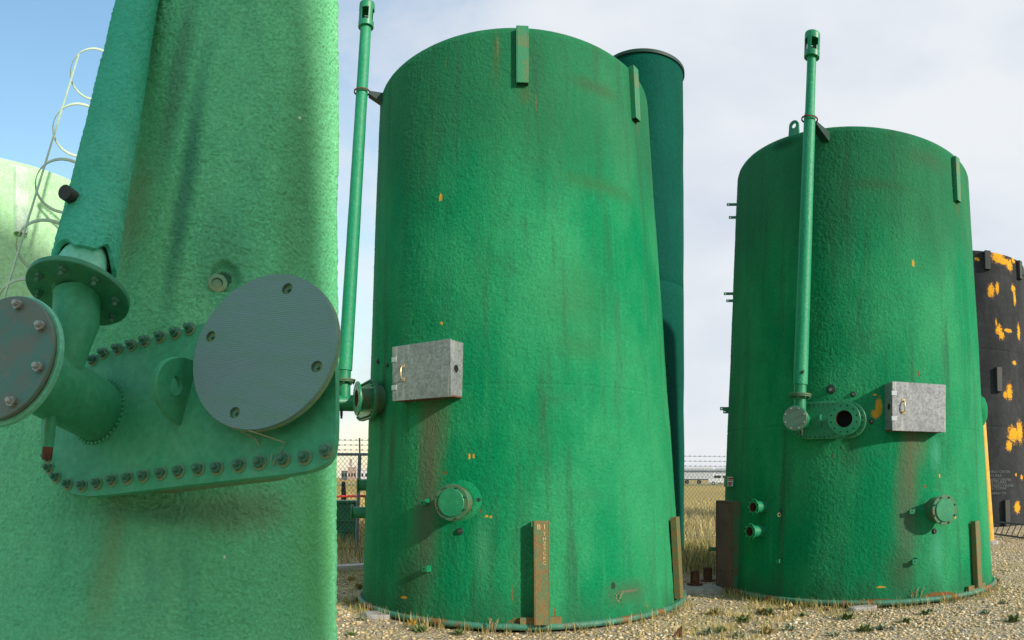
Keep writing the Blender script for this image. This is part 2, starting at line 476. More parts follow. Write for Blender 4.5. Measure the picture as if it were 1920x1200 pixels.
def field_mat():
    n = NT('dry_field', 0.95, 0, 0.1)
    g = n.t.nodes.new('ShaderNodeNewGeometry').outputs['Position']
    a = n.noise(n.scale(g, (0.35, 1, 1)), 0.16, 7, 0.7)
    c = n.mix(n.mr(a, 0.4, 0.65), (0.46, 0.33, 0.10), (0.37, 0.28, 0.095))
    b = n.noise(n.scale(g, (1, 1, 1), (3, 8, 0)), 0.7, 6, 0.7)
    c = n.mix(n.mr(b, 0.52, 0.7, 0, .6), c, (0.20, 0.20, 0.055))
    return n.done(c, n.bump(n.noise(g, 9, 5, 0.7), 0.12))
def strip_mat():
    n = NT('green_verge', 0.95, 0, 0.1)
    g = n.t.nodes.new('ShaderNodeNewGeometry').outputs['Position']
    a = n.noise(n.scale(g, (0.3, 1, 1)), 0.3, 6, 0.7)
    return n.done(n.mix(n.mr(a, 0.4, 0.65), (0.15, 0.19, 0.05), (0.32, 0.27, 0.09)))

def sheet(name, pts, z, m):
    me = bpy.data.meshes.new(name)
    me.from_pydata([(x, y, z) for x, y in pts], [], [tuple(range(len(pts)))])
    me.materials.append(m)
    o = bpy.data.objects.new(name, me); link(o); o['kind'] = 'structure'
    return o
# near ground has a little swell, then runs flat to the horizon
def near_ground():
    xs = np.concatenate([[-3000, -400, -60], np.linspace(-20, 26, 93), [60, 400, 3000]])
    ys = np.concatenate([[-3000, -400, -40], np.linspace(-6, 34, 81), [70, 400, 4000]])
    vs, fs = [], []
    for y in ys:
        for x in xs:
            vs.append((x, y, ground_z(x, y)))
    nx = len(xs)
    for j in range(len(ys) - 1):
        for i in range(nx - 1):
            fs.append((j * nx + i, j * nx + i + 1, (j + 1) * nx + i + 1, (j + 1) * nx + i))
    mb = MB(); mb.v, mb.f = vs, fs
    o = obj('ground', mb, gravel_ground(), smooth=60); o['kind'] = 'structure'
    return o
def ground_z(x, y):
    if not (-20 <= x <= 26 and -6 <= y <= 34): return -0.03
    return 0.035 * (noise.noise(Vector((x * 0.45, y * 0.45, 0.3))) - 0.3) + 0.012 * noise.noise(Vector((x * 1.9, y * 1.9, 2.3))) - 0.012
near_ground()
sheet('field', [(-2500, 15.6), (-6, 15.6), (2.5, 16.3), (9.5, 18.5), (14, 40), (900, 2600), (-2500, 2600)], 0.03, field_mat())
sheet('verge', [(-160, 128), (150, 128), (150, 152), (-160, 152)], 0.05, strip_mat())
sheet('far_road', [(-400, 158), (420, 158), (420, 176), (-400, 176)], 0.06, simple('far_road_gravel', (0.42, 0.36, 0.28), rough=0.95))

# ------------------------------------------------------------------ tanks
class Tank:
    def __init__(s, cb, ct, Rb, Rt, H):
        s.cb, s.ct, s.Rb, s.Rt, s.H = Vector(cb), Vector(ct), Rb, Rt, H
    def c(s, z):
        k = z / s.H
        return s.cb.lerp(s.ct, k)
    def r(s, z):
        return s.Rb + (s.Rt - s.Rb) * z / s.H
    def face(s):
        return 180 + math.degrees(math.atan2(s.cb.x, s.cb.y))
    def hit(s, X, Y):
        d = RAY(X, Y)
        def g(k):
            p = CAM + d * k
            c = s.c(p.z)
            return math.hypot(p.x - c.x, p.y - c.y) - s.r(p.z)
        k, best = 0.5, (1e9, 0)
        prev = 0.5
        while k < 60:
            v = g(k)
            if v < best[0]: best = (v, k)
            if v < 0:
                lo, hi = prev, k
                for _ in range(40):
                    m = (lo + hi) / 2
                    if g(m) < 0: hi = m
                    else: lo = m
                k = hi
                break
            prev = k; k += 0.02
        else:
            k = best[1]
        p = CAM + d * k
        c = s.c(p.z)
        return math.atan2(p.x - c.x, p.y - c.y), p.z
    def at(s, az, z, off=0.0):
        c = s.c(z); r = s.r(z) + off
        return Vector((c.x + r * math.sin(az), c.y + r * math.cos(az), z))
    def frame(s, az, z, off=0.0, tilt=False):
        sl = (s.Rb - s.Rt) / s.H if tilt else 0.0
        n = Vector((math.sin(az), math.cos(az), sl))
        return FRAME(s.at(az, z, off), n)
    def fr(s, X, Y, off=0.0, tilt=False):
        az, z = s.hit(X, Y)
        return s.frame(az, z, off, tilt)
    def loc(s, X, Y):
        az, z = s.hit(X, Y)
        return s.at(az, z) - Vector((s.cb.x, s.cb.y, 0))
    def shell(s, seams=(), n=192, m=90, dent=0.012, seed=0.0, dome=0.12, shoulder=0.07):
        zs = sorted(set([s.H * i / m for i in range(m + 1)]) | set(q + e for q in seams for e in (-0.016, -0.004, 0.004, 0.016)))
        zs = [z for z in zs if z <= s.H - shoulder]
        vs, fs = [], []
        base = s.cb
        rows = []
        for z in zs:
            rr = s.r(z)
            for q in seams:
                if abs(z - q) < 0.006: rr -= 0.006
            rows.append((rr, z))
        for i in range(1, 6):
            a = math.pi / 2 * i / 5
            rows.append((s.r(s.H) - shoulder * (1 - math.cos(a)), s.H - shoulder + shoulder * math.sin(a)))
        for k in (0.75, 0.4, 0.1):
            rows.append(((s.Rt - shoulder) * k, s.H + dome * (1 - k * k)))
        for rr, z in rows:
            c = s.c(min(z, s.H)) - base
            for i in range(n):
                a = 2 * math.pi * i / n
                d = 0.0
                if z < s.H - shoulder:
                    d = dent * (noise.noise(Vector((2.2 * math.cos(a), 2.2 * math.sin(a), z * 1.1 + seed))) + 0.4 * noise.noise(Vector((6 * math.cos(a), 6 * math.sin(a), z * 3 + seed))))
                vs.append((c.x + (rr + d) * math.sin(a), c.y + (rr + d) * math.cos(a), z))
        for j in range(len(rows) - 1):
            for i in range(n):
                fs.append((j * n + i, (j + 1) * n + i, (j + 1) * n + (i + 1) % n, j * n + (i + 1) % n))
        fs.append(tuple((len(rows) - 1) * n + i for i in range(n))[::-1])
        mb = MB(); mb.v, mb.f = vs, fs
        return mb

def foam_shell(t, seams, res, wl, amp, m, seed=1, dent=0.012, dome=0.12, shoulder=0.07, name='shell'):
    """tank wall with its sprayed skin as real relief on the side that is seen"""
    zs = list(np.arange(0, t.H - shoulder, res))
    rows = []
    for z in zs:
        g = max([max(0, 1 - abs(z - q) / .010) for q in seams] + [0])
        rows.append((t.r(z) - .008 * g, z, 1.0 - .6 * g))
    for i in range(0, 7):
        a = math.pi / 2 * i / 6
        rows.append((t.r(t.H) - shoulder * (1 - math.cos(a)), t.H - shoulder + shoulder * math.sin(a), .8 - .1 * i))
    for k in (.97, .75, .4, .02): rows.append(((t.Rt - shoulder) * k, t.H + dome * (1 - k * k), 0))
    fa = R(t.face()); fr = R(100)
    front = np.arange(-fr, fr, res / t.Rb); back = np.linspace(fr, 2 * math.pi - fr, 40)[:-1]
    az = fa + np.concatenate([front, back])
    rw = np.array(rows)
    ZZ = np.minimum(rw[:, 1], t.H)
    cx = t.cb.x + (t.ct.x - t.cb.x) * ZZ / t.H - t.cb.x; cy = t.cb.y + (t.ct.y - t.cb.y) * ZZ / t.H - t.cb.y
    rr = rw[:, 0][:, None] * np.ones(len(az)); z = rw[:, 1][:, None] * np.ones(len(az)); A = az[None] * np.ones(len(rw))[:, None]
    P = np.stack([rr * np.sin(A), rr * np.cos(A), z], -1).reshape(-1, 3)
    d = amp * foam_height(P * np.array([1, 1, 1.2]), wl, seed) + dent * (vnoise(P * 1.1, seed + 11) + .45 * vnoise(P * 3.1, seed + 12))
    rr = rr + d.reshape(rr.shape) * rw[:, 2][:, None]
    V = np.stack([cx[:, None] + rr * np.sin(A), cy[:, None] + rr * np.cos(A), z], -1).reshape(-1, 3)
    return big_mesh(name, V, grid_faces(len(rw), len(az)), m, None, True)

ORANGE = (0.62, 0.30, 0.03)
RUSTC = (0.20, 0.085, 0.03)
BROWN = (0.120, 0.125, 0.072)
GREY = (0.085, 0.125, 0.075)
def tank_spots(t, chips, stains):
    out = []
    for X, Y, rx, rz, c, *op in stains:
        p = t.loc(X, Y); out.append((p, (rx, rx, rz), c, 1.0, 0.0, op[0] if op else 0.8))
    for X, Y, rx, rz, *c in chips:
        p = t.loc(X, Y); out.append((p, (rx, rx, rz), c[0] if c else ORANGE, 3.2, 0.85, 1.0))
    return out

HEX = circ(1.0, 6)
def bolt_mesh(name, r, m, stud=True):
    mb = MB()
    mb.prism([(r * x, r * y) for x, y in HEX], 0, r * 0.95)
    if stud: mb.lathe([(r * 0.55, r * 0.9), (r * 0.55, r * 1.75), (r * 0.42, r * 1.95)], 8)
    return mesh(name, mb, m, 30)
def put_bolts(me, parent, W, pts, z):
    for x, y in pts:
        o = bpy.data.objects.new('bolt', me)
        link(o, parent, W @ T4((x, y, z)) @ Matrix.Rotation(random.random() * 1.0, 4, 'Z'))
BOLT_S = bolt_mesh('small_bolt', 0.013, M['bolt_green'])
BOLT_L = bolt_mesh('pale_bolt', 0.012, M['bolt'])

def channel(root, W, h, wd=0.125, dp=0.085, m=None, name='lifting_channel', open_end='bottom', label=None):
    """hollow box section fixed upright on the wall; W at its centre"""
    t = 0.010
    mb = MB()
    x = wd / 2
    mb.box((-x, -h / 2, -0.02), (-x + t, h / 2, dp))
    mb.box((x - t, -h / 2, -0.02), (x, h / 2, dp))
    mb.box((-x + t, -h / 2, dp - t), (x - t, h / 2, dp))
    if open_end == 'bottom':
        mb.box((-x + t, h / 2 - t, -0.02), (x - t, h / 2, dp - t))
    else:
        mb.box((-x + t, -h / 2, -0.02), (x - t, -h / 2 + t, dp - t))
    o = obj(name, mb, m or M['green_worn'], root, W, bevel=0.004)
    d = MB()
    if open_end == 'bottom': d.box((-x + t + .002, -h / 2 + 0.05, -0.01), (x - t - .002, h / 2 - t - .002, dp - t - .002))
    else: d.box((-x + t + .002, -h / 2 + t + .002, -0.01), (x - t - .002, h / 2 - 0.05, dp - t - .002))
    obj('channel_inner_shade', d, M['black'], o, W)  # black filler stands in for the shade inside the hollow section
    if label: o['label'] = label
    return o

def cabinet(W, label, hw=0.395):
    c = thing('metal_cabinet', label, 'cabinet', W=W)
    hh, dp = 0.30, 0.14
    b = MB(); b.box((-hw, -hh, -0.12), (hw, hh, dp))
    obj('cabinet_body', b, M['galv'], c, W, bevel=0.004)
    d = MB(); d.box((-hw - .006, -hh - .006, dp + .002), (hw + .006, hh + .006, dp + 0.02))
    door = obj('door', d, M['galv'], c, W, bevel=0.003)
    h = MB()
    hx = -hw + 0.15
    for s in (-1, 1): h.box((hx - .022, s * .075 - .018, dp + .02), (hx + .022, s * .075 + .018, dp + .026))
    h.tube([(hx, -.07, dp + .022), (hx, -.066, dp + .045), (hx, -.045, dp + .058), (hx, 0, dp + .062), (hx, .045, dp + .058), (hx, .066, dp + .045), (hx, .07, dp + .022)], .008, 8)
    obj('handle', h, M['brass'], door, W)
    for y in (-.155, .16):
        g = MB(); g.box((-hw - .012, y - .028, dp + .004), (-hw + .055, y + .028, dp + .025)); g.lathe([(.007, -.03), (.007, .03)], 8, T4((-hw - .012, y, dp + .016)) @ Matrix.Rotation(R(90), 4, 'X'))
        obj('hinge', g, M['zinc'], c, W, bevel=.003)
    for s in (-1, 1):
        WW = W @ T4((s * hw, 0.0, .06)) @ Matrix.Rotation(R(90 * s), 4, 'Y')
        g = MB(); g.ring(.042, .052, -.002, .006, 24); gr = obj('cable_port', g, M['galv'], c, WW)
        k = MB(); k.cyl(.042, -.001, .003, 24); obj('opening_shade', k, M['black'], gr, WW)  # black disc stands in for the dark inside of an open hole
    r = MB(); r.box((-hw - .004, -hh - .004, -.1), (hw + .004, -hh + .012, dp + .001)); obj('bottom_lip', r, M['rust'], c, W)
    return c

def collar(root, W, r0, r1, h, m):
    """mound of sprayed insulation round a fitting"""
    mb = MB()
    pr = [(r0 + (r1 - r0) * k, h * (0.5 + 0.5 * math.cos(math.pi * k)) - 0.03) for k in np.linspace(0, 1, 8)]
    mb.lathe(pr[::-1], 40)
    mb.f = [f for f in mb.f if len(f) == 4]
    return obj('insulation_collar', mb, m, root, W, smooth=80)

def manhole(root, W, foam):
    collar(root, W, .16, .285, .05, foam)
    nk = MB(); nk.cyl(.158, -.05, .20, 40); p = obj('inspection_nozzle', nk, M['green_dirty'], root, W)
    f = MB(); f.ring(.12, .195, .20, .222, 48, bev=.004); obj('flange', f, M['green_dirty'], p, W)
    c = MB(); c.cyl(.148, .2, .238, 48, bev=.004); obj('cover', c, M['green'], p, W)
    put_bolts(BOLT_S, p, W, [(.172 * math.cos(R(22 + 45 * i)), .172 * math.sin(R(22 + 45 * i))) for i in range(8)], .222)
    return p

def open_nozzle(root, W, r_fl, r_in, length, m_fl, m_in, nb=8, name='open_nozzle', th=.022, z0=-.04, label=None):
    mb = MB(); mb.ring(r_in, r_in + .018, z0, length, 36); p = obj(name, mb, M['green_dirty'] if z0 > 0 else m_fl, root, W)
    if label: p['label'] = label
    f = MB(); f.ring(r_in, r_fl, length - .001, length + th, 48, bev=.004); obj('flange', f, m_fl, p, W)
    i = MB(); i.lathe([(r_in - .001, length + th - .001), (r_in - .001, z0 + .06)], 36)
    i.f = [tuple(reversed(q)) for q in i.f if len(q) == 4] ; obj('bore', i, m_in, p, W)
    b = MB(); b.cyl(r_in - .002, z0 + .04, z0 + .062, 32); obj('bore_end', b, M['black'], p, W)
    rb = (r_fl + r_in + .018) / 2
    k = MB()
    for j in range(nb):
        a = 2 * math.pi * (j + .5) / nb
        k.cyl(.010 if nb > 8 else .012, length + th - .002, length + th + .0015, 10, T4((rb * math.cos(a), rb * math.sin(a), 0)))
    obj('bolt_holes', k, M['black'], p, W)
    return p

def port(root, W, r=.028, d=.02, m=None):
    a = MB(); a.ring(r * .55, r, -.02, d, 20, bev=.002); p = obj('threaded_port', a, m or M['dark'], root, W)
    b = MB(); b.cyl(r * .55, -.02, d * .3, 16); obj('plug', b, M['bolt'], p, W)
    c = MB(); c.ring(r * .95, r * 1.35, -.03, .006, 20, bev=.003); obj('recess', c, M['stay'], p, W)
    return p

def tab(root, W, w_=.065, l=.07, hole=True, name='bracket_tab'):
    """angle cleat: a foot on the wall and a leaf standing out"""
    mb = MB(); mb.box((w_ / 2, -w_ * .45, -.02), (w_ / 2 + .01, w_ * .65, l)); mb.box((-w_ / 2, -w_ * .45, l - .01), (w_ / 2, w_ * .45, l))
    o = obj(name, mb, M['green'], root, W, bevel=.002)
    if hole:
        h = MB(); h.cyl(.009, l - .001, l + .0015, 10); obj('bolt_hole', h, M['black'], o, W)
    return o

def side_tab(root, W, l=.15, hh=.022):
    """flat bar standing straight out from the wall with a hole in its end"""
    mb = MB()
    prof = [(-.03, -hh), (l, -hh), (l, hh), (-.03, hh)]
    mb.prism(prof, -.005, .005, [circ(.008, 10, l - .025, 0)], Matrix(((0, 0, 1, 0), (0, 1, 0, 0), (1, 0, 0, 0), (0, 0, 0, 1))))
    return obj('ladder_bracket', mb, M['green'], root, W)

def vent_pipe(root, P0, P1, r0, r1, rim, zfl_bolt=True, foam=None):
    """tall vent: bolted flange, foam covered pipe, slotted rain cap"""
    d = (P1 - P0).normalized()
    L_ = (P1 - P0).length
    W = FRAME(P0, d, Vector((0, 1, 0)))
    cap_h = 0.27
    mb = MB()
    prof = []
    k = 0
    for z in np.linspace(.12, L_ - cap_h, 60):
        q = (z - .12) / (L_ - cap_h - .12)
        rr = r0 + (r1 - r0) * q + .004 * noise.noise(Vector((0, 0, z * 2.3)))
        if z > rim: rr -= .012
        prof.append((rr, z))
    mb.lathe(prof, 32); p = obj('vent_pipe', mb, foam or M['green_pipe'], root, W, smooth=50)
    b = MB(); b.cyl(r0 * .86, -.02, .14, 28); obj('bare_pipe', b, M['green'], p, W)
    f = MB(); f.ring(r0 * .7, .142, -.014, .008, 40, bev=.003); f.ring(r0 * .7, .138, -.034, -.016, 40, bev=.003); obj('flange', f, M['green_dirty'], p, W)
    for i in range(8):
        a = R(45 * i + 10)
        o = bpy.data.objects.new('bolt', BOLT_S); link(o, p, W @ T4((.118 * math.cos(a), .118 * math.sin(a), -.034)) @ Matrix.Rotation(math.pi, 4, 'X'))
    # cap: ring, four uprights, lid
    rc = r1 * 1.42
    c = MB()
    z0 = L_ - cap_h
    c.ring(r1 * .8, rc, z0 - .015, z0 + .055, 36, bev=.003)
    c.ring(rc - .012, rc, z0 + .20, z0 + .265, 36)
    c.lathe([(rc, z0 + .262), (rc * .97, z0 + .285), (rc * .5, z0 + .30), (0.001, z0 + .303)], 36)
    for i in range(4):
        a0 = 2 * math.pi * i / 4 + R(28)
        n = 5
        for j in range(n):
            a, bb = a0 + R(34) * j / n, a0 + R(34) * (j + 1) / n
            vs = [(r_ * math.cos(x), r_ * math.sin(x), z) for z in (z0 + .05, z0 + .205) for r_ in (rc - .012, rc - .0005) for x in (a, bb)]
            c.add(vs, [(0, 2, 3, 1), (4, 5, 7, 6), (2, 6, 7, 3), (0, 1, 5, 4), (0, 4, 6, 2), (1, 3, 7, 5)])
    obj('vent_cap', c, M['green'], p, W)
    h = MB(); h.cyl(r1 * .78, z0 - .01, z0 + .1, 24); obj('cap_throat', h, M['black'], p, W)
    return p, W

def manway(root, W, bolts=True):
    """obround cover plate on a short neck, bolted all round, with blind elbow, lug and open nozzle; W at wall, x to the right"""
    nk = MB(); nk.prism(obround(.40, .165), -.25, .085); obj('manway_neck', nk, M['green_dirty'], root, W, smooth=30)
    pl = MB(); pl.prism(obround(.50, .235), .112, .138); p = obj('manway_cover', pl, M['green'], root, W, smooth=30, bevel=.003)
    p2 = MB(); p2.prism(obround(.50, .235), .086, .1105); obj('manway_flange', p2, M['green_dirty'], p, W, smooth=30, bevel=.003)
    # bolts round the rim
    per = []
    hl, hh = .473, .208
    straight = 2 * (hl - hh); arc = math.pi * hh; tot = 2 * straight + 2 * arc
    nb = 40
    for i in range(nb):
        s_ = tot * i / nb
        if s_ < straight: per.append((-(hl - hh) + s_, -hh))
        elif s_ < straight + arc:
            a = -math.pi / 2 + (s_ - straight) / hh; per.append((hl - hh + hh * math.cos(a), hh * math.sin(a)))
        elif s_ < 2 * straight + arc: per.append((hl - hh - (s_ - straight - arc), hh))
        else:
            a = math.pi / 2 + (s_ - 2 * straight - arc) / hh; per.append((-(hl - hh) + hh * math.cos(a), hh * math.sin(a)))
    put_bolts(BOLT_S, p, W, per, .138)
    lg = MB(); lg.prism([(0, -.075), (.05, -.07), (.075, -.03), (.08, 0), (.075, .03), (.05, .07), (0, .075)], -.011, .011, [circ(.02, 12, .042, 0)])
    obj('lifting_eye', lg, M['green'], p, W @ T4((-.07, 0, .136)) @ Matrix.Rotation(R(-90), 4, 'Y') , bevel=.002)
    open_nozzle(root, W @ T4((.255, 0, 0)), .205, .105, .28, M['green'], M['rust'], 12, 'open_nozzle', z0=.138)
    # blind nozzle
    WB = W @ T4((-.31, 0, 0))
    n = MB(); n.cyl(.105, .137, .46, 36); q = obj('blind_nozzle', n, M['green'], root, WB)
    f = MB(); f.ring(.09, .158, .455, .478, 44, bev=.003); obj('flange', f, M['green'], q, WB)
    g = MB(); g.ring(.09, .145, .478, .486, 40); obj('gasket', g, M['dark'], q, WB)
    b = MB(); b.cyl(.150, .486, .506, 44, bev=.003); obj('blind_plate', b, M['blind'], q, WB)
    put_bolts(BOLT_L, q, WB, [(.127 * math.cos(R(22.5 + 45 * i)), .127 * math.sin(R(22.5 + 45 * i))) for i in range(8)], .506)
    dz = MB(); dz.tube([(0.05, -.08, .38), (0.05, -.17, .38)], .018, 12); dz.tube([(.05, -.17, .38), (.05, -.205, .38)], .015, 10)
    obj('drain_stub', dz, M['dark'], q, WB)
    return WB

def base_ring(t, root, m=None):
    mb = MB()
    n = 160
    vs, fs = [], []
    k = 8
    for i in range(n):
        a = 2 * math.pi * i / n
        wob = .006 * noise.noise(Vector((3 * math.cos(a), 3 * math.sin(a), t.H)))
        for j in range(k):
            b = 2 * math.pi * j / k
            rr = t.Rb + .028 + .036 * math.cos(b)
            vs.append((rr * math.sin(a), rr * math.cos(a), .036 + wob + .036 * math.sin(b)))
    for i in range(n):
        for j in range(k):
            a, b = i * k + j, i * k + (j + 1) % k
            c, d = ((i + 1) % n) * k + (j + 1) % k, ((i + 1) % n) * k + j
            fs.append((a, b, c, d))
    mb.v, mb.f = vs, fs
    return obj('base_ring', mb, m or M['ring'], root, T4((t.cb.x, t.cb.y, 0)), smooth=60)

def tank_at(X, Yfront, half_b, half_t, Ytop, Xtop=None):
    """upright tank from where its foot stands: centre column, base half width, top half width, rim row (all at picture scale)"""
    rho = F * CH / (Yfront - YH)
    sb, stp = math.sin(half_b / F), math.sin(half_t / F)
    d = rho / (1 - sb)
    Rb, Rt = sb * d, stp * d
    H = CH + (d - Rt) * (YH - Ytop) / F
    a, at_ = (X - 960) / F, ((Xtop or X) - 960) / F
    return Tank((d * math.sin(a), d * math.cos(a)), (d * math.sin(at_), d * math.cos(at_)), Rb, Rt, H)

# ---------------- middle tank
T2 = tank_at(979, 1181, 300, 250, 47, 963)
sp2 = tank_spots(T2,
    [(826, 370, .022, .045), (829, 606, .02, .02), (880, 856, .012, .035), (888, 855, .012, .025), (835, 886, .02, .02, RUSTC), (757, 1120, .05, .016),
     (912, 968, .02, .015), (920, 969, .015, .015), (900, 958, .012, .02, RUSTC), (800, 1165, .14, .05, RUSTC), (860, 1172, .2, .04, RUSTC), (1000, 1165, .25, .04, RUSTC),
     (1180, 1108, .16, .016, BROWN), (933, 112, .009, .42, (.16, .13, .05)), (836, 122, .006, .10, (.12, .12, .05)), (1005, 200, .008, .16, (.12, .12, .05)), (960, 1110, .01, .10, RUSTC), (1040, 1150, .012, .06, RUSTC), (1150, 1098, .03, .04, (.02, .05, .03))],
    [(812, 800, .30, .75, BROWN), (805, 900, .26, .9, BROWN), (795, 1010, .30, 1.1, GREY), (765, 1095, .32, .7, (.035, .085, .04)), (735, 850, .10, .8, (.045, .115, .05)), (930, 110, .07, .55, (.05, .12, .05)), (985, 178, .12, .20, (.06, .12, .05)),
     (1195, 235, .10, .20, (.06, .13, .055)), (1120, 165, .55, .14, (.045, .10, .045), .62), (905, 1030, .18, .7, (.05, .25, .12)), (1180, 1110, .5, .22, (.05, .12, .06)),
     (1080, 560, .7, .6, (.035, .15, .055), .45), (1090, 650, .6, .25, (.035, .14, .05), .45), (1130, 350, .8, .15, (.035, .13, .05), .62)])
fm2 = foam_paint('green_foam_middle', GREEN, PALE, DIRT, 66, .008, .85, sp2, T2.H - 1.25)
fp = foam_paint('green_foam_collar', GREEN, PALE, DIRT, 60, .010, .5)
az_s, z_s = T2.hit(1000, 719)
t2 = thing('storage_tank', 'big green insulated tank with cabinet at its left and rusty lettered channel at its foot', 'tank', (T2.cb.x, T2.cb.y, 0), 'green insulated storage tanks')
obj('shell', foam_shell(T2, [z_s], .0125, .031, .0052, fm2, 1, .008), None, t2, T4((T2.cb.x, T2.cb.y, 0)), smooth=60)
base_ring(T2, t2)
az, z = T2.hit(979, 108); channel(t2, T2.frame(az, z, 0, True), .64, .135, .065)
az, z = T2.hit(1186, 178); channel(t2, T2.frame(az, z, 0, True), .64, .12, .065)
az, z = T2.hit(1013, 1072); W = T2.frame(az, z, .03, True)
chn = channel(t2, W, 1.08, .165, .10, M['rust_green'], 'base_channel', 'top', 'rusty base channel with scratched lettering')
def text_mesh(body, size, m, extr=.0006):
    cu = bpy.data.curves.new('t', 'FONT'); cu.body = body; cu.size = size; cu.extrude = extr; cu.align_x = 'CENTER'
    o = bpy.data.objects.new('t', cu); COL.objects.link(o)
    dg = bpy.context.evaluated_depsgraph_get()
    me = bpy.data.meshes.new_from_object(o.evaluated_get(dg))
    bpy.data.objects.remove(o); me.materials.clear(); me.materials.append(m)
    return me
obj('scratched_letter', text_mesh('B 1', .075, M['scratch']), None, chn, W @ T4((0, .45, .1015)))
obj('scratched_letter', text_mesh('T\nH\nZ\nS\nC\nK\nC', .05, M['scratch']), None, chn, W @ T4((.03, .385, .1015)))
pad = MB(); pad.box((-.22, -.60, -.03), (.22, -.47, .012)); obj('base_pad', pad, M['rust_green'], t2, W)
az, z = T2.hit(1262, 1045); channel(t2, T2.frame(az, z, .03, True), 1.0, .15, .06, M['rust_green'], 'base_channel', 'top')
manhole(t2, T2.fr(862, 941), fp)
tab(t2, T2.fr(799, 942)); tab(t2, T2.fr(802, 1066))
port(t2, T2.fr(862, 996)); port(t2, T2.fr(897, 937), .02); port(t2, T2.fr(709, 678), .026); port(t2, T2.fr(727, 685), .02)
for (X, Y) in ((690, 910), (688, 965)):
    az, z = T2.hit(X, Y)
    az2 = R(T2.face() + 84)
    open_nozzle(t2, T2.frame(az2, z, -.02), .105, .06, .13 if Y < 950 else .20, M['green'], M['rust'], 8, 'side_nozzle')
az2 = R(T2.face() + 64)
zc = T2.hit(708, 748)[1]
WM2 = T2.frame(az2, zc - .01, -.02)
WB = manway(t2, WM2)
P0 = (WB @ Vector((0, .30, .33)))
P1 = PT(688.5, 10, math.hypot(P0.x, P0.y) - .05)
vp, Wv = vent_pipe(t2, P0, P1, .092, .070, 9)
stb = MB(); stb.cyl(.078, 0, .30, 28); obj('riser', stb, M['green'], t2, WB @ T4((0, 0, .33)) @ Matrix.Rotation(R(-90), 4, 'X'))
def clamp(root, Pc, axis, rp, target):
    W = FRAME(Pc, axis, Vector((0, 1, 0)))
    r = MB(); r.ring(rp, rp + .013, -.008, .008, 28); cl = obj('pipe_clamp', r, M['rust'], root, W)
    v = (target - Pc); n = v.normalized(); s = n.cross(axis).normalized()
    b = MB(); Wb = MAT4(n, axis, s, Pc)
    l = v.length
    b.prism([(rp, -.035), (l, -.14), (l, .005), (rp, .005)], -.05, .05)
    obj('stay_bracket', b, M['stay'], root, Wb)
q = (P0.z, P1.z)
def along(P0, P1, Y):
    best = None
    for i in range(400):
        p = P0.lerp(P1, i / 399)
        y = YH - F * (p.z - CH) / math.hypot(p.x, p.y)
        if best is None or abs(y - Y) < best[0]: best = (abs(y - Y), p)
    return best[1]
Pc = along(P0, P1, 172)
azc = math.atan2(Pc.x - T2.c(Pc.z).x, Pc.y - T2.c(Pc.z).y)
clamp(t2, Pc, (P1 - P0).normalized(), .092, T2.at(azc, Pc.z - .04, -.05))
az, z = T2.hit(799, 700)
az = R(T2.face() + 29); zc2 = T2.hit(800, 700)[1]
cabinet(T2.frame(az, zc2, .03), 'galvanised metal cabinet on the middle green tank, side hole facing right, above brown run marks')

# ---------------- right tank
T3 = tank_at(1607, 1136, 254, 216, 233, 1599)
sp3 = tank_spots(T3,
    [(1712, 494, .02, .045), (1648, 762, .045, .11), (1642, 776, .055, .06), (1640, 740, .03, .012), (1652, 1101, .06, .012), (1762, 892, .012, .03),
     (1735, 912, .02, .02, RUSTC), (1790, 970, .03, .02), (1722, 700, .015, .05, RUSTC), (1640, 1128, .3, .03, RUSTC), (1760, 1117, .25, .05, RUSTC), (1560, 855, .02, .03, BROWN)],
    [(1712, 830, .28, .55, BROWN), (1704, 900, .22, .7, BROWN), (1700, 985, .26, 1.0, GREY), (1690, 1070, .3, .5, (.045, .10, .05)), (1595, 850, .2, .35, (.04, .10, .05), .45), (1795, 390, .1, .2, (.06, .12, .05)),
     (1470, 270, .35, .1, (.01, .07, .03)), (1640, 345, .7, .12, (.035, .11, .05), .62), (1758, 1035, .18, .5, (.05, .30, .16)), (1740, 300, .6, .2, (.04, .11, .05), .62), (1755, 850, .13, .4, (.06, .31, .18))])
fm3 = foam_paint('green_foam_right', GREEN, PALE, DIRT, 66, .008, .85, sp3, T3.H - 1.2)
az_s, z_s = T3.hit(1640, 797)
t3 = thing('storage_tank', 'green insulated tank with brown cover at its left foot, lifting lug on its rim', 'tank', (T3.cb.x, T3.cb.y, 0), 'green insulated storage tanks')
obj('shell', foam_shell(T3, [z_s], .0130, .032, .0052, fm3, 5, .008), None, t3, T4((T3.cb.x, T3.cb.y, 0)), smooth=60)
base_ring(T3, t3)
az, z = T3.hit(1790, 338); channel(t3, T3.frame(az, z, 0, True), .62, .11, .065)
az, z = T3.hit(1825, 1038); W = T3.frame(az, z, .03, True)
channel(t3, W, .90, .13, .06, M['rust_green'], 'base_channel', 'top')
pad = MB(); pad.box((-.24, -.52, -.03), (.24, -.42, .012)); obj('base_pad', pad, M['rust_green'], t3, W)
manhole(t3, T3.fr(1752, 955), fp)
tab(t3, T3.fr(1706, 959)); tab(t3, T3.fr(1711, 1052))
port(t3, T3.fr(1752, 996)); port(t3, T3.fr(1558, 730), .045); port(t3, T3.fr(1600, 739), .026); port(t3, T3.fr(1634, 790), .022); port(t3, T3.fr(1465, 959), .02)
tab(t3, T3.fr(1462, 1052), .045, .06, False)
rg = MB(); rg.tube([T3.at(*T3.hit(1465, 962), .05) + Vector((.02 * math.sin(a), 0, .025 * math.cos(a) - .02)) for a in np.linspace(0, 6.0, 14)], .004, 5)
obj('wire_loop', rg, M['string'], t3, Matrix())
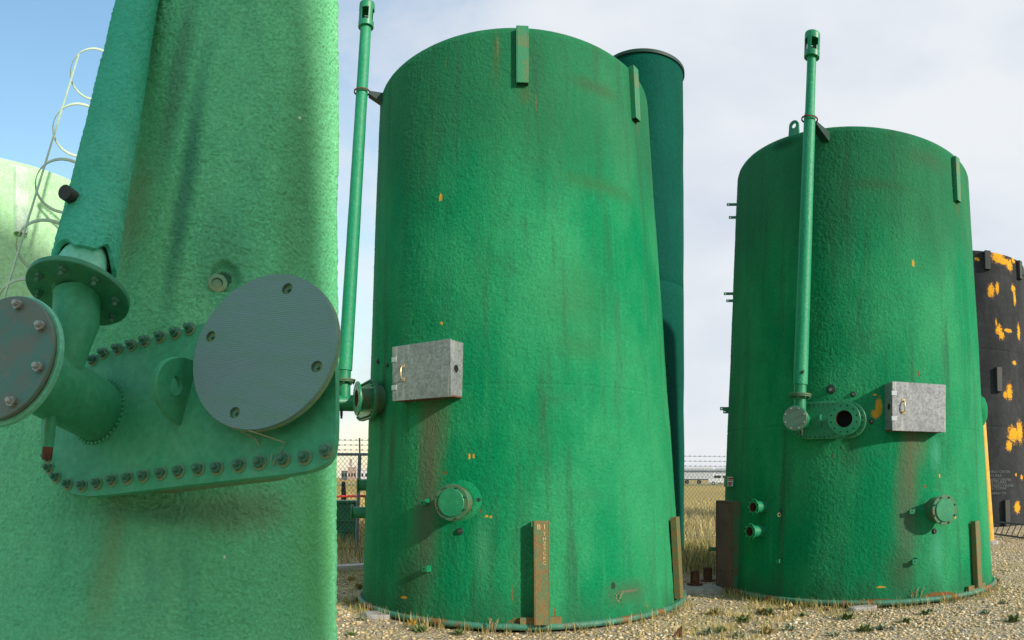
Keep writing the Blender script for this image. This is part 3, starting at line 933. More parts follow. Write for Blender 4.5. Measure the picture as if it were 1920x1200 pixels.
for (X, Y, l, hh) in ((1381, 380, .16, .02), (1381, 398, .12, .02), (1368, 548, .15, .02), (1368, 561, .11, .02), (1357, 765, .14, .025), (1357, 771, .09, .025), (1348, 1031, .22, .03)):
    az, z = T3.hit(X, Y)
    side_tab(t3, T3.frame(R(T3.face() + 82), z, -.01), l, hh)
for (X, Y, l) in ((1434, 950, .20), (1430, 995, .22)):
    open_nozzle(t3, T3.fr(X, Y), .105, .062, l, M['green'], M['rust'], 8, 'side_nozzle')
WM3 = T3.frame(R(T3.face() + 10), T3.hit(1560, 789)[1], -.02)
WB = manway(t3, WM3)
P0 = (WB @ Vector((.02, .31, .33)))
P1 = PT(1523.5, 66, math.hypot(P0.x, P0.y) + .05)
vp, Wv = vent_pipe(t3, P0, P1, .090, .068, (P1 - P0).length * .772)
stb = MB(); stb.cyl(.074, 0, .31, 28); obj('riser', stb, M['green'], t3, WB @ T4((.02, 0, .33)) @ Matrix.Rotation(R(-90), 4, 'X'))
pl_ = along(P0, P1, 701); k = MB(); k.lathe([(.018, 0), (.018, .11), (.012, .118)], 12)
obj('gauge_stub', k, M['dark'], t3, FRAME(pl_, Vector((-.25, -1, 0))) @ T4((0, 0, .06)))
Pc = along(P0, P1, 224)
azc = math.atan2(Pc.x - T3.c(Pc.z).x, Pc.y - T3.c(Pc.z).y)
clamp(t3, Pc, (P1 - P0).normalized(), .092, T3.at(R(T3.face() + 9.5), T3.H - .06, -.05))
lug = MB(); lug.prism([(-.10, -.25), (.10, -.25), (.075, 0)] + [(.075 * math.cos(a), .03 + .075 * math.sin(a)) for a in np.linspace(0, math.pi, 12)] + [(-.075, 0)], -.012, .012, [circ(.034, 16, 0, .035)])
azl, zl = T3.hit(1487, 275)
obj('lifting_lug', lug, M['green'], t3, T3.frame(azl, T3.H + .06, -.02), bevel=.002)
bul = MB(); bul.lathe([(.0, .07), (.10, .06), (.2, .02), (.26, -.06), (.28, -.2)], 28)
obj('insulated_nozzle', bul, fp, t3, T3.frame(R(T3.face() - 83), T3.hit(1850, 770)[1], .02))
cabinet(T3.frame(R(T3.face() - 22.5), T3.hit(1712, 766)[1], .03), 'galvanised metal cabinet on the right green tank, beside an orange paint chip', .375)

# sign box on the right tank
az, z = T3.hit(1372, 903)
W = FRAME(T3.at(az, z, .02), Vector((-.15, -1, 0)))
sg = thing('warning_sign', 'small red and white warning sign on a box, left edge of the right green tank', 'sign', W=W)
b = MB(); b.box((-.07, -.075, -.16), (.07, .075, .05)); obj('sign_box', b, M['green'], sg, W, bevel=.004)
b = MB(); b.box((-.048, -.066, .051), (.048, .066, .054)); pan = obj('sign_face', b, M['white'], sg, W)
b = MB()
for (x0, y0, x1, y1) in ((-.04, .036, .04, .058), (-.04, .012, -.006, .03), (.004, .004, .018, .036), (-.04, -.03, .0, -.005), (.004, -.03, .02, -.008), (-.04, -.058, .006, -.034)):
    b.box((x0, y0, .0545), (x1, y1, .0555))
obj('sign_print', b, M['red'], pan, W)

# brown steel cover at its foot
g0, g1, g2 = GP(1342, 1104), GP(1374, 1114), GP(1386, 1104)
cx = (g1 - g0)
n_ = Vector((cx.y, -cx.x, 0)).normalized()
W = FRAME(Vector((g1.x, g1.y, 0)), n_)
hgt = CH + math.hypot(g1.x, g1.y) * (YH - 940) / F
wd = cx.length
bc = thing('steel_cover', 'tall brown bolted steel cover standing against the left foot of the right tank', 'cover', W=W)
b = MB(); b.box((-wd, -.06, -.012), (.01, hgt, 0)); fp_ = obj('front_panel', b, M['brown'], bc, W, bevel=.003)
b = MB(); b.box((-.012, -.06, -.55), (0, hgt - .01, -.0125)); b.box((-wd, hgt - .012, -.55), (-.0125, hgt - .001, -.0125)); b.box((-wd, -.06, -.55), (-wd + .012, hgt - .0125, -.0125))
obj('side_panel', b, M['green_dirty'], bc, W)
sm = bolt_mesh('rivet_bolt', .009, M['rust'], False)
pts = [(-.022, .04 + i * (hgt - .07) / 22) for i in range(23)] + [(-wd + .02, .04 + i * (hgt - .07) / 22) for i in range(23)] + [(-.022 - (i + 1) * (wd - .04) / 7, hgt - .025) for i in range(6)]
put_bolts(sm, fp_, W, pts, .0)
for yy in (.42 * hgt + .45, .28):
    b = MB(); b.tube([(-wd * .72, yy, 0), (-wd * .7, yy - .01, .03), (-wd * .4, yy - .015, .03), (-wd * .38, yy, 0)], .007, 6); obj('pull_handle', b, M['brown'], fp_, W)

# ---------------- slim dark tank right behind the middle one
TN = tank_at(1206, 1050, 77, 75, 93, 1206)
tn = thing('storage_tank', 'shade-darkened teal tank half hidden behind the right side of the middle green tank', 'tank', (TN.cb.x, TN.cb.y, 0), 'green insulated storage tanks')
fmN = foam_paint('shaded_teal_foam', (0.0006, 0.066, 0.044), (0.001, 0.078, 0.05), (0.001, 0.05, 0.034), 40, .01, .4)  # shade of the unlit side put into a darker base colour
obj('shell', TN.shell([TN.H * .55], n=96, m=40, seed=9.0), fmN, tn, T4((TN.cb.x, TN.cb.y, 0)), smooth=60)
rim = MB(); rim.lathe([(TN.Rt - .02, TN.H - .06), (TN.Rt + .03, TN.H - .05), (TN.Rt + .03, TN.H + .01), (TN.Rt - .02, TN.H + .02)], 64)
obj('rim', rim, M['stay'], tn, T4((TN.ct.x, TN.ct.y, 0)))
base_ring(TN, tn)

# ---------------- black tank far right
TB = tank_at(1808, 988, 132, 112, 468)
chipsB = [(1872, 483, .30, .22), (1882, 490, .32, .14), (1893, 497, .16, .22), (1900, 488, .10, .12), (1858, 545, .14, .25), (1870, 540, .08, .22), (1900, 541, .13, .14), (1903, 560, .08, .25),
          (1832, 486, .10, .06), (1873, 618, .13, .2), (1878, 628, .12, .18), (1890, 620, .2, .08), (1910, 622, .1, .3), (1868, 604, .04, .15), (1893, 735, .14, .3), (1885, 740, .10, .14), (1900, 815, .30, .30), (1892, 835, .14, .2), (1912, 810, .2, .4),
          (1908, 951, .16, .22), (1902, 680, .12, .08), (1916, 895, .08, .1), (1905, 890, .05, .06)]
sB = []
for X, Y, rx, rz in chipsB:
    sB.append((TB.loc(X, Y), (rx * .85, rx * .85, rz * .85), (0.72, 0.34, 0.02), 5.5, 0.95, 1.0))
fmB = foam_paint('black_foam', (0.028, 0.031, 0.033), (0.045, 0.048, 0.05), (0.06, 0.06, 0.055), 12, .012, .5, sB)
tb = thing('storage_tank', 'black insulated tank with flaking orange patches behind the right green tank', 'tank', (TB.cb.x, TB.cb.y, 0))
obj('shell', TB.shell([TB.H * .36, TB.H * .64], n=128, m=60, seed=3.0), fmB, tb, T4((TB.cb.x, TB.cb.y, 0)), smooth=60)
for (X, Y, h) in ((1850, 489, .62), (1909, 507, .62), (1871, 712, .80), (1886, 962, .85)):
    az, z = TB.hit(X, Y)
    channel(tb, TB.frame(az, z, 0, True), h, .20, .12, M['dark'], 'lifting_channel', 'bottom' if Y < 900 else 'top')
for (X, Y, s, body) in ((1872, 887, .12, 'ENERGY CENTER'), (1866, 894, .12, '712-MAA'), (1874, 902, .12, 'ENERGY CENTER'), (1870, 907, .12, '710-712-MAA'), (1876, 913, .12, 'IL ENERGY CENTER'), (1870, 918, .12, '710-712-MAA'), (1872, 927, .10, 'ENERGY CTR')):
    az, z = TB.hit(X, Y)
    me = text_mesh(body, s, M['print'], .001)
    nn = len(me.vertices); co = np.empty(nn * 3); me.vertices.foreach_get('co', co); co = co.reshape(-1, 3)
    az0 = az
    rr = TB.r(z) + .022
    a = az0 - co[:, 0] / rr
    c = TB.c(z)
    W3 = np.stack([c.x + (rr - (co[:, 1]) * .05 + co[:, 2]) * np.sin(a), c.y + (rr - co[:, 1] * .05 + co[:, 2]) * np.cos(a), z + co[:, 1]], -1)
    me.vertices.foreach_set('co', W3.astype(np.float32).ravel()); me.update()
    obj('lettering', me, None, tb, Matrix())
b = MB(); az, z = TB.hit(1912, 517); b.tube([TB.at(az, z, -.05), TB.at(az, z, .25), TB.at(az, z, .25) + Vector((0, 0, .12))], .015, 6); obj('wire_stub', b, M['dark'], tb, Matrix())

# yellow pipe post between them
yb, yt = GP(1854, 1017), None
ryo = math.hypot(yb.x, yb.y)
yt = PT(1838, 770, ryo + .1)
yp = thing('yellow_post', 'leaning yellow steel post on a concrete pad beside the right green tank', 'post', (yb.x, yb.y, 0))
b = MB(); b.tube([yb + Vector((0, 0, .02)), yt], [.14, .12], 20); obj('post', b, M['yellow'], yp, Matrix())
b = MB(); b.cyl(.24, -.05, .05, 20, bev=.01); obj('pad', b, M['concrete'], yp, T4((yb.x, yb.y, 0)))

# steel ladder section lying in front of the black tank
ra, rb_ = GP(1863, 1003), GP(1960, 1016)
d = (rb_ - ra).normalized(); up = Vector((0, 0, .36)); back = Vector((-d.y, d.x, 0)) * .1
lr = thing('steel_ladder', 'black steel ladder section lying on its side before the black tank', 'ladder', ra)
for nm, off in (('rail', Vector((0, 0, .03))), ('rail', up + back)):
    b = MB(); b.tube([ra + off, rb_ + off], .025, 8); obj(nm, b, M['dark'], lr, Matrix())
n = 9
for i in range(n):
    p = ra.lerp(rb_, (i + .3) / n); b = MB(); b.tube([p + Vector((0, 0, .03)), p + d * .12 + up + back], .014, 6); obj('rung', b, M['dark'], lr, Matrix())

# ------------------------------------------------------------------ near tank, left: leaning close to the lens
K = 2.8
O = PT(330, 765, K)
azn = R(191); tl = R(18)
hh_ = -Vector((math.sin(azn), math.cos(azn), 0)); zz_ = Vector((0, 0, 1))
U = (math.cos(tl) * zz_ + math.sin(tl) * hh_).normalized()
N = (-math.cos(tl) * hh_ + math.sin(tl) * zz_).normalized()
TT = U.cross(N)
c0, c1, a0, k1, c2, k2 = -0.90929092, 0.12988247, 0.99112999, 0.17547219, -0.0304579, 0.03116091
def near_shell():
    us = np.linspace(-2.0, 3.02, 110); th = np.linspace(0, 2 * np.pi, 321)[:-1]
    e = 2 / 2.8
    vs, fs = [], []
    for u in us:
        uu = u
        a = a0 - k1 * uu + k2 * uu * uu; b = (a0 - k1 * uu) * .9
        cs, sn = np.cos(th), np.sin(th)
        t = c0 + c1 * uu + c2 * uu * uu + a * np.sign(cs) * np.abs(cs) ** e
        d = -.16 - b + b * np.sign(sn) * np.abs(sn) ** e
        for ti, di in zip(t, d):
            w_ = .012 * noise.noise(Vector((ti * 1.3, di * 1.3, u * 1.1)))
            p = O + TT * float(ti) + N * (float(di) + w_) + U * float(u)
            vs.append(tuple(p))
    n = len(th); m = len(us)
    for j in range(m - 1):
        for i in range(n):
            fs.append((j * n + i, j * n + (i + 1) % n, (j + 1) * n + (i + 1) % n, (j + 1) * n + i))
    fs.append(tuple((m - 1) * n + i for i in range(n)))
    mb = MB(); mb.v, mb.f = vs, fs
    return mb
shellN = near_shell()
BV = BVHTree.FromPolygons([Vector(v) for v in shellN.v], shellN.f)
def nhit(X, Y):
    r = BV.ray_cast(CAM, RAY(X, Y))
    if r[0] is None:
        r = BV.find_nearest(PT(X, Y, 3.2))
        return Vector(r[0]), Vector(r[1])
    return Vector(r[0]), (Vector(r[1]) if Vector(r[1]).dot(RAY(X, Y)) < 0 else -Vector(r[1]))
base1 = Vector((O.x - .7, O.y + .3, 0))
NG, NP, ND = (0.135, 0.55, 0.26), (0.20, 0.61, 0.30), (0.085, 0.37, 0.21)  # paler than the other tanks: a brighter exposure put into the colour
def nstain_shade(X, Y, rx, rz, c, amt=1.1, inner=.15, op=.8):
    p, _ = nhit(X, Y); return (p - base1, (rx, max(rx, .5 * rz), rz), c, amt, inner, op)
spN = [nstain_shade(215, 990, .10, .45, (.20, .31, .14), op=.5), nstain_shade(430, 960, .5, .14, (.19, .25, .12), op=.55), nstain_shade(300, 960, .6, .09, (.09, .24, .13), op=.6), nstain_shade(190, 1100, .12, .4, (.22, .40, .15), op=.45),
       nstain_shade(250, 400, .14, .6, (.20, .34, .17), op=.7), nstain_shade(350, 330, .075, 1.3, (.04, .19, .12), op=.7), nstain_shade(335, 120, .10, 1.0, (.09, .22, .14), op=.6), nstain_shade(430, 500, .2, .5, (.07, .26, .14), op=.5), nstain_shade(560, 330, .10, 1.3, (.10, .33, .14), op=.5),  # narrow long dark streak: shade of a fold put into the colour
       nstain_shade(421, 518, .055, .055, (.035, .10, .06), .6, .8, .9), nstain_shade(563, 221, .012, .008, (.7, .72, .6), 1.6, .85, 1.0), nstain_shade(420, 1045, .006, .01, (.75, .78, .65), 1.4, .85, 1.0), nstain_shade(590, 1030, .3, .7, (.11, .45, .14), op=.6)]  # first mark: shade inside the foam hole put into the colour
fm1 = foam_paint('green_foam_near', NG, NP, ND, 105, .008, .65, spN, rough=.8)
t1 = thing('storage_tank', 'close rough coated green tank, paled in colour for brighter exposure, with bolted plate, elbow pipe and large grey ribbed disc', 'tank', base1, 'green insulated storage tanks')
FH, _ = nhit(420, 519)
def near_dense():
    e = 2 / 2.8
    tt = np.linspace(0, 2 * np.pi, 40001)[:-1]
    def sec(th, u):
        a = a0 - k1 * u + k2 * u * u; b = (a0 - k1 * u) * .9
        cs, sn = np.cos(th), np.sin(th)
        return a * np.sign(cs) * np.abs(cs) ** e, -.16 - b + b * np.sign(sn) * np.abs(sn) ** e
    x, y = sec(tt, 0.3); L_ = np.concatenate([[0], np.cumsum(np.hypot(np.diff(x), np.diff(y)))])
    dens = np.where((np.sin(tt) > .10) | ((np.cos(tt) > 0) & (np.sin(tt) > -.3)), 1 / .0052, 1 / .06)
    cum = np.concatenate([[0], np.cumsum(np.diff(L_) * dens[1:])]); n = int(cum[-1])
    th = np.interp(np.arange(n), cum, tt)
    us = np.concatenate([np.linspace(-2.0, -.95, 24)[:-1], np.arange(-.95, 2.9, .0056), np.linspace(2.9, 3.02, 6)])
    V = []
    cs, sn = np.cos(th), np.sin(th)
    nt, nd = np.sign(cs) * np.abs(cs) ** (2 - e), np.sign(sn) * np.abs(sn) ** (2 - e)
    q = np.hypot(nt, nd) + 1e-9; nt, nd = nt / q, nd / q
    tv, nv, uv = np.array(TT), np.array(N), np.array(U)
    Tm = []; Dm = []; Um = []
    for u in us:
        t_, d_ = sec(th, u)
        Tm.append(t_ + c0 + c1 * u + c2 * u * u); Dm.append(d_); Um.append(np.full(n, u))
    Tm, Dm, Um = np.array(Tm).ravel(), np.array(Dm).ravel(), np.array(Um).ravel()
    P = np.stack([Tm, Dm, Um], -1)
    h = .0095 * foam_height(P * np.array([1, 1, 1.15]), .0175, 21) + .010 * vnoise(P * 1.3, 31) + .004 * vnoise(P * 4.1, 32)
    hp_ = FH - O; ht_, hu_ = hp_.dot(TT), hp_.dot(U)
    dd = np.hypot((Tm - ht_) / .056, (Um - hu_) / .068) + .22 * vnoise(P * 18, 33)
    inside = np.clip((1.12 - dd) / .25, 0, 1) * (Dm > -.6)
    h = h * (1 - inside) - .030 * inside
    NT_, ND2 = np.tile(nt, len(us)), np.tile(nd, len(us))
    Tm = Tm + NT_ * h; Dm = Dm + ND2 * h
    W3 = np.array(O - base1)[None] + Tm[:, None] * tv + Dm[:, None] * nv + Um[:, None] * uv
    rows = len(us)
    Fc = grid_faces(rows, n)[:, ::-1]
    cap = W3[-n:].mean(0)
    W3 = np.concatenate([W3, cap[None]])
    k = (rows - 1) * n; i = np.arange(n); i2 = (i + 1) % n
    tri = np.stack([k + i, k + i2, np.full(n, rows * n), np.full(n, rows * n)], -1)
    me = big_mesh('shell', W3, Fc, fm1, None, True)
    return me
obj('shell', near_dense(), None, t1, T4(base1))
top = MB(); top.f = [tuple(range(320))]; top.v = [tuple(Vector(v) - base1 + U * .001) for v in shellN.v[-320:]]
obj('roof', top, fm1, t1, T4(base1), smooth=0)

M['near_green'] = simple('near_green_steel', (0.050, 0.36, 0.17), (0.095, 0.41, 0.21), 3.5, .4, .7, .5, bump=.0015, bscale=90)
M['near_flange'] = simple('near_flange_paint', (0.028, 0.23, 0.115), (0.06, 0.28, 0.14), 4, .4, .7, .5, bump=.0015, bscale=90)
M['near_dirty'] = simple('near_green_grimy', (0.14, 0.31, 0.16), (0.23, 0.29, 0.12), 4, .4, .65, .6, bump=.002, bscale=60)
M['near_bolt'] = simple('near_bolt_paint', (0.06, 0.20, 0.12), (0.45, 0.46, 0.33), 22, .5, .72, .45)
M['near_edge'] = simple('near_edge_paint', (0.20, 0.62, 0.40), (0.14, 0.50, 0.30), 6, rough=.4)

# cover plate
azp, elp = R(191), R(15)
NPn = Vector((math.sin(azp) * math.cos(elp), math.cos(azp) * math.cos(elp), math.sin(elp)))
WP = FRAME(O, NPn)
WPi = WP.inverted()
def on_plate(X, Y, off=0.0):
    d = RAY(X, Y); k = ((O + NPn * off) - CAM).dot(NPn) / d.dot(NPn)
    return CAM + d * k
def pl2(X, Y):
    p = WPi @ on_plate(X, Y); return (p.x, p.y)
outline = [(106, 690), (130, 680), (172, 668), (230, 650), (290, 632), (360, 612), (440, 590), (520, 570), (580, 562), (606, 575), (622, 610), (629, 680), (630, 780), (628, 838), (619, 862), (598, 877), (560, 887),
           (500, 893), (400, 904), (320, 913), (250, 922), (200, 928), (165, 931), (135, 926), (108, 912), (90, 892), (80, 866), (76, 830), (78, 760), (88, 710)]
ol = [pl2(*q) for q in outline][::-1]
def smooth_loop(p, it=2):
    for _ in range(it):
        q = []
        for i in range(len(p)):
            a, b = p[i], p[(i + 1) % len(p)]
            q += [(a[0] * .75 + b[0] * .25, a[1] * .75 + b[1] * .25), (a[0] * .25 + b[0] * .75, a[1] * .25 + b[1] * .75)]
        p = q
    return p
ol = smooth_loop(ol)
b = MB(); b.prism(ol, -.032, 0); pl1 = obj('manway_cover', b, M['near_green'], t1, WP, smooth=30, bevel=.004)
ax = sum(x for x, y in ol) / len(ol); ay = sum(y for x, y in ol) / len(ol)
b = MB(); b.prism([(ax - .09 + (x - ax) * .74, ay + (y - ay) * .80) for x, y in ol], -.30, -.0335); obj('manway_neck', b, M['near_dirty'], pl1, WP, smooth=30)
nbm = bolt_mesh('cover_bolt', .021, M['near_bolt'])
bp = [(175, 676), (195, 663), (222, 655), (248, 648), (273, 640), (302, 632), (330, 625), (357, 617), (90, 858), (93, 878), (106, 895), (128, 908), (155, 911), (183, 907), (211, 901), (240, 897), (270, 893), (303, 888), (336, 884), (373, 880), (408, 878),
      (449, 873), (488, 868), (532, 862), (572, 858), (612, 846)]
put_bolts(nbm, pl1, WP, [pl2(x, y) for x, y in bp], .0)
wsh = MB(); wsh.ring(.010, .028, 0, .004, 16); wme = mesh('washer_mesh', wsh, M['near_dirty'])
for x, y in bp:
    q = pl2(x, y); o = bpy.data.objects.new('washer', wme); link(o, pl1, WP @ T4((q[0], q[1], .0)))

# big ribbed disc on its short nozzle
azd, eld = R(190), R(13)
ND_ = Vector((math.sin(azd) * math.cos(eld), math.cos(azd) * math.cos(eld), math.sin(eld)))
Pd = on_plate(492, 659, .10)
rd = .286
WD = FRAME(Pd, ND_)
roll = Matrix.Rotation(R(-12), 4, 'Z')
WDr = WD @ roll
b = MB(); b.cyl(.17, -.14, -.012, 40); nz1 = obj('capped_nozzle', b, M['near_green'], t1, WDr)
hp = [(.235 * math.cos(R(a)), .235 * math.sin(R(a))) for a in (83, 173, 263, 353)]
b = MB(); b.prism(circ(rd, 96), -.004, .010, [circ(.021, 20, x, y) for x, y in hp]); obj('cover_disc', b, M['ribbed'], nz1, WDr, smooth=30)
b = MB(); b.cyl(rd + .003, -.022, -.005, 96, bev=.003); obj('backing_flange', b, M['near_dirty'], nz1, WDr)
for x, y in hp:
    o = bpy.data.objects.new('bolt', nbm); link(o, nz1, WDr @ T4((x, y, -.016)) @ Matrix.Scale(.55, 4))
tw = MB()
pA = WDr @ Vector((.05, -.285, .012))
def onp(X, Y): return on_plate(X, Y, .012)
tw.tube([pA, onp(535, 830), onp(518, 858), onp(511, 872), onp(508, 862), onp(510, 850)], .0022, 5)
tw.tube([WDr @ Vector((-.02, -.285, .012)), onp(478, 822), onp(486, 836)], .0016, 5)
obj('twine', tw, M['string'], nz1, Matrix())

# half-round lifting eye standing on the plate
pe = on_plate(350, 738)
we = WPi @ pe
b = MB()
arc = [(.20 * math.sin(a), .128 * math.cos(a)) for a in np.linspace(0, math.pi, 22)]
b.prism([(x, -y) for x, y in arc], -.013, .013, [circ(.034, 18, .085, .0)])
obj('lifting_eye', b, M['near_green'], pl1, WP @ T4((we.x, we.y, 0)) @ Matrix.Rotation(R(-7), 4, 'Z') @ Matrix.Rotation(R(-90), 4, 'Y') @ Matrix.Scale(1, 4), bevel=.003)

# elbow nozzle with blind flange
Bp = on_plate(185, 772)
Ff = PT(6, 674, 2.565)
axn = (Ff - Bp).normalized(); La = (Ff - Bp).length
WF = FRAME(Ff, axn)
b = MB(); b.cyl(.132, -La - .02, -.03, 48); nzb = obj('blind_nozzle', b, M['near_green'], t1, WF)
b = MB()
for i in range(40):
    a = 2 * math.pi * i / 40
    b.lathe([(.0, .010), (.008, .006), (.011, 0)], 6, WF.inverted() @ WP @ T4(((WPi @ Bp).x + .137 * math.cos(a), (WPi @ Bp).y + .140 * math.sin(a), .001)))
obj('weld_bead', b, M['near_green'], nzb, WF)
b = MB(); b.ring(.10, .243, -.034, -.008, 64, bev=.003); obj('flange', b, M['near_edge'], nzb, WF)
b = MB(); b.ring(.10, .226, -.008, .0, 64); obj('gasket', b, M['rust'], nzb, WF)
b = MB(); b.cyl(.231, .0, .020, 64, bev=.003); obj('blind_plate', b, M['blind'], nzb, WF)
sbm = bolt_mesh('flange_bolt', .019, M['bolt'])
# bolt phase so that one lands as in the picture
ph = 0
def pix(p):
    return (960 + F * math.atan2(p.x, p.y), YH - F * (p.z - CH) / math.hypot(p.x, p.y))
best = min(range(0, 45), key=lambda d_: (pix(WF @ Vector((.195 * math.cos(R(d_)), .195 * math.sin(R(d_)), .02)))[0] - 79) ** 2 + (pix(WF @ Vector((.195 * math.cos(R(d_)), .195 * math.sin(R(d_)), .02)))[1] - 612) ** 2)
put_bolts(sbm, nzb, WF, [(.195 * math.cos(R(best + 45 * i)), .195 * math.sin(R(best + 45 * i))) for i in range(8)], .02)
# drain stub under it
pd0 = Bp.lerp(Ff, .62); pdn = Vector((0, 0, -1)) * .12
q0 = PT(97, 795, math.hypot(pd0.x, pd0.y) + .01); q1 = PT(90, 838, math.hypot(pd0.x, pd0.y) + .01); q2 = PT(87, 862, math.hypot(pd0.x, pd0.y) + .01)
b = MB(); b.tube([q0 + Vector((.004, 0, .09)), q1], .023, 14); dr = obj('drain_stub', b, M['near_green'], nzb, Matrix())
b = MB(); b.tube([q1, q1.lerp(q2, .55)], .021, 12); b.tube([q1.lerp(q2, .55), q2], .019, 6); obj('drain_cap', b, M['rust'], dr, Matrix())

# riser, horizontal flange, foam covered vent pipe
pm = Bp.lerp(Ff, .55)
Pf = PT(145, 549, 2.78)
e_r = RAY(145, 549); e_x = Vector((0, 0, 1)).cross(-e_r).normalized(); e_y = (-e_r).cross(e_x)
UF = (.30 * e_x + .80 * e_y + .5 * e_r).normalized()
b = MB(); b.tube([pm, PT(142, 600, 2.76), Pf], [.095, .095, .095], 36); rs = obj('riser', b, M['near_green'], t1, Matrix())
WU = FRAME(Pf, UF, Vector((0, 1, 0)))
b = MB(); b.ring(.06, .210, -.010, .012, 64, bev=.003); fl1 = obj('riser_flange', b, M['near_flange'], t1, WU)
for i in range(8):
    a = R(45 * i + 12); o = bpy.data.objects.new('bolt', nbm); link(o, fl1, WU @ T4((.165 * math.cos(a), .165 * math.sin(a), -.010)) @ Matrix.Scale(.8, 4) @ Matrix.Rotation(math.pi, 4, 'X'))
pts, rads = [], []
for y in np.linspace(503, -60, 47):
    k = (480 - y) / 480
    xc = 161 + 97 * k; wpx = 124 - 46 * k
    h, _ = nhit(xc + wpx * .42, y)
    rho = min(math.hypot(h.x, h.y) - .02, 2.87 + (503 - y) * .0022)
    pts.append(PT(float(xc), float(y), rho)); rads.append(float(wpx / 2 * rho / F))
# even out
for _ in range(12):
    pts = [pts[0]] + [(pts[i - 1] + pts[i] * 2 + pts[i + 1]) / 4 for i in range(1, len(pts) - 1)] + [pts[-1]]
b = MB()
nseg, nrow = 130, 440
PP = np.array([tuple(p) for p in pts]); RR = np.array(rads); tk = np.linspace(0, len(pts) - 1, nrow)
PC = np.stack([np.interp(tk, np.arange(len(pts)), PP[:, i]) for i in range(3)], -1); RC = np.interp(tk, np.arange(len(pts)), RR)
dv = Vector(PP[-1] - PP[0]).normalized(); q1_ = dv.orthogonal().normalized(); q2_ = dv.cross(q1_)
aa = np.linspace(0, 2 * np.pi, nseg + 1)[:-1]
dirs = np.cos(aa)[:, None] * np.array(q1_) + np.sin(aa)[:, None] * np.array(q2_)
P3 = PC[:, None, :] + RC[:, None, None] * dirs[None]
hh2 = (.0085 * foam_height(P3.reshape(-1, 3), .0175, 41) + .006 * vnoise(P3.reshape(-1, 3) * 3.0, 42)).reshape(nrow, nseg)
P3 = P3 + hh2[..., None] * dirs[None]
rag = .040 * vnoise(np.stack([2.2 * np.cos(aa), 2.2 * np.sin(aa), aa * 0], -1), 44)
fade = np.clip(1 - np.arange(nrow) / 30.0, 0, 1)
P3 = P3 + (fade[:, None] * rag[None])[..., None] * np.array(dv)
P3 = np.concatenate([P3, (P3[-1:] * .02 + .98 * PC[-1][None, None])], 0)
inner = PC[0][None] + (RC[0] * .86) * dirs + rag[:, None] * np.array(dv)
P3 = np.concatenate([inner[None], P3], 0)
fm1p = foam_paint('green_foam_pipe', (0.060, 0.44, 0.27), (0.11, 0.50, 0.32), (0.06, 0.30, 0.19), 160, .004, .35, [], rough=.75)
vpn = obj('vent_pipe', big_mesh('vent_pipe', P3.reshape(-1, 3) - np.array(base1), grid_faces(nrow + 2, nseg), fm1p, None, True), None, t1, T4(base1))
b = MB(); b.tube([Pf, PT(152, 500, 2.84), pts[0] + (pts[2] - pts[0]) * .5], [.10, .10, .10], 36); obj('bare_pipe', b, M['near_edge'], vpn, Matrix())
# foam seam strip on its outer edge
# black stub from the pipe side
r150 = math.hypot(pts[10].x, pts[10].y)
s1 = PT(150, 380, r150 - .10); s0 = PT(121, 360, r150 - .22)
b = MB(); b.tube([s1 + (s1 - s0) * .5, s1, s0], .030, 16); stn = obj('gauge_stub', b, M['dark'], vpn, Matrix())
# recessed port and foam hole
h, nn = nhit(407, 532)
W = FRAME(h, nn)
b = MB(); b.ring(.026, .047, -.04, .010, 32, bev=.004); b.lathe([(.001, .004), (.024, .002), (.027, -.03)], 24); prt = obj('threaded_port', b, M['near_dirty'], t1, W)
# ladder with safety cage beyond its left shoulder
lb, lt = (62, 566, 5.0), (190, 92, 7.3)
lc = thing('ladder_cage', 'pale ladder safety cage with hoops rising beside the close green tank', 'ladder', GP(62, 1330))
PB, PTp = PT(*lb), PT(*lt)
La_ = (PTp - PB); axl = La_.normalized()
hoops = [(50, 575), (92, 465), (130, 350), (158, 245), (189, 140)]
Wl = FRAME(PB, axl, Vector((0, 1, 0)))
rh = .235
def rail_pt(Y):
    return along(PB - La_ * .3, PTp + La_ * .1, Y)
cen = [rail_pt(y) for x, y in hoops]
fdir = (CAM - cen[2]); fdir = (fdir - axl * fdir.dot(axl)).normalized()
sdir = axl.cross(fdir)          # sideways
if sdir.x > 0: sdir = -sdir     # points left in the picture
def hoop_pt(c, a): return c + rh * (sdir * math.cos(a) + fdir * math.sin(a))
def flat_strip(pts_, axis, wd, th):
    mb = MB(); vs, fs = [], []
    for i, p in enumerate(pts_):
        d = (pts_[min(i + 1, len(pts_) - 1)] - pts_[max(i - 1, 0)]).normalized()
        o_ = d.cross(axis).normalized()
        vs += [p - axis * wd / 2 - o_ * th / 2, p + axis * wd / 2 - o_ * th / 2, p + axis * wd / 2 + o_ * th / 2, p - axis * wd / 2 + o_ * th / 2]
    for i in range(len(pts_) - 1):
        for k in range(4): fs.append((i * 4 + k, i * 4 + (k + 1) % 4, i * 4 + 4 + (k + 1) % 4, i * 4 + 4 + k))
    return mb.add(vs, fs)
for c in cen:
    ps = [hoop_pt(c, a) for a in np.linspace(R(-115), R(115), 36)]
    ps = [c + rh * 1.0 * (fdir * math.sin(R(-115)) + sdir * -.95)] + ps + [c + rh * (fdir * math.sin(R(115)) + sdir * -.95)]
    obj('hoop', flat_strip(ps, axl, .032, .007), M['cage'], lc, Matrix())
for a in (R(35), R(-30)):
    p0, p1 = hoop_pt(cen[0] - La_ * .35, a), hoop_pt(cen[-1], a)
    tdir = (sdir * math.cos(a) + fdir * math.sin(a)).cross(axl)
    obj('cage_bar', flat_strip([p0 + (p0 - cen[0]).normalized() * 0, p1], tdir.normalized(), .018, .007), M['cage'], lc, Matrix())
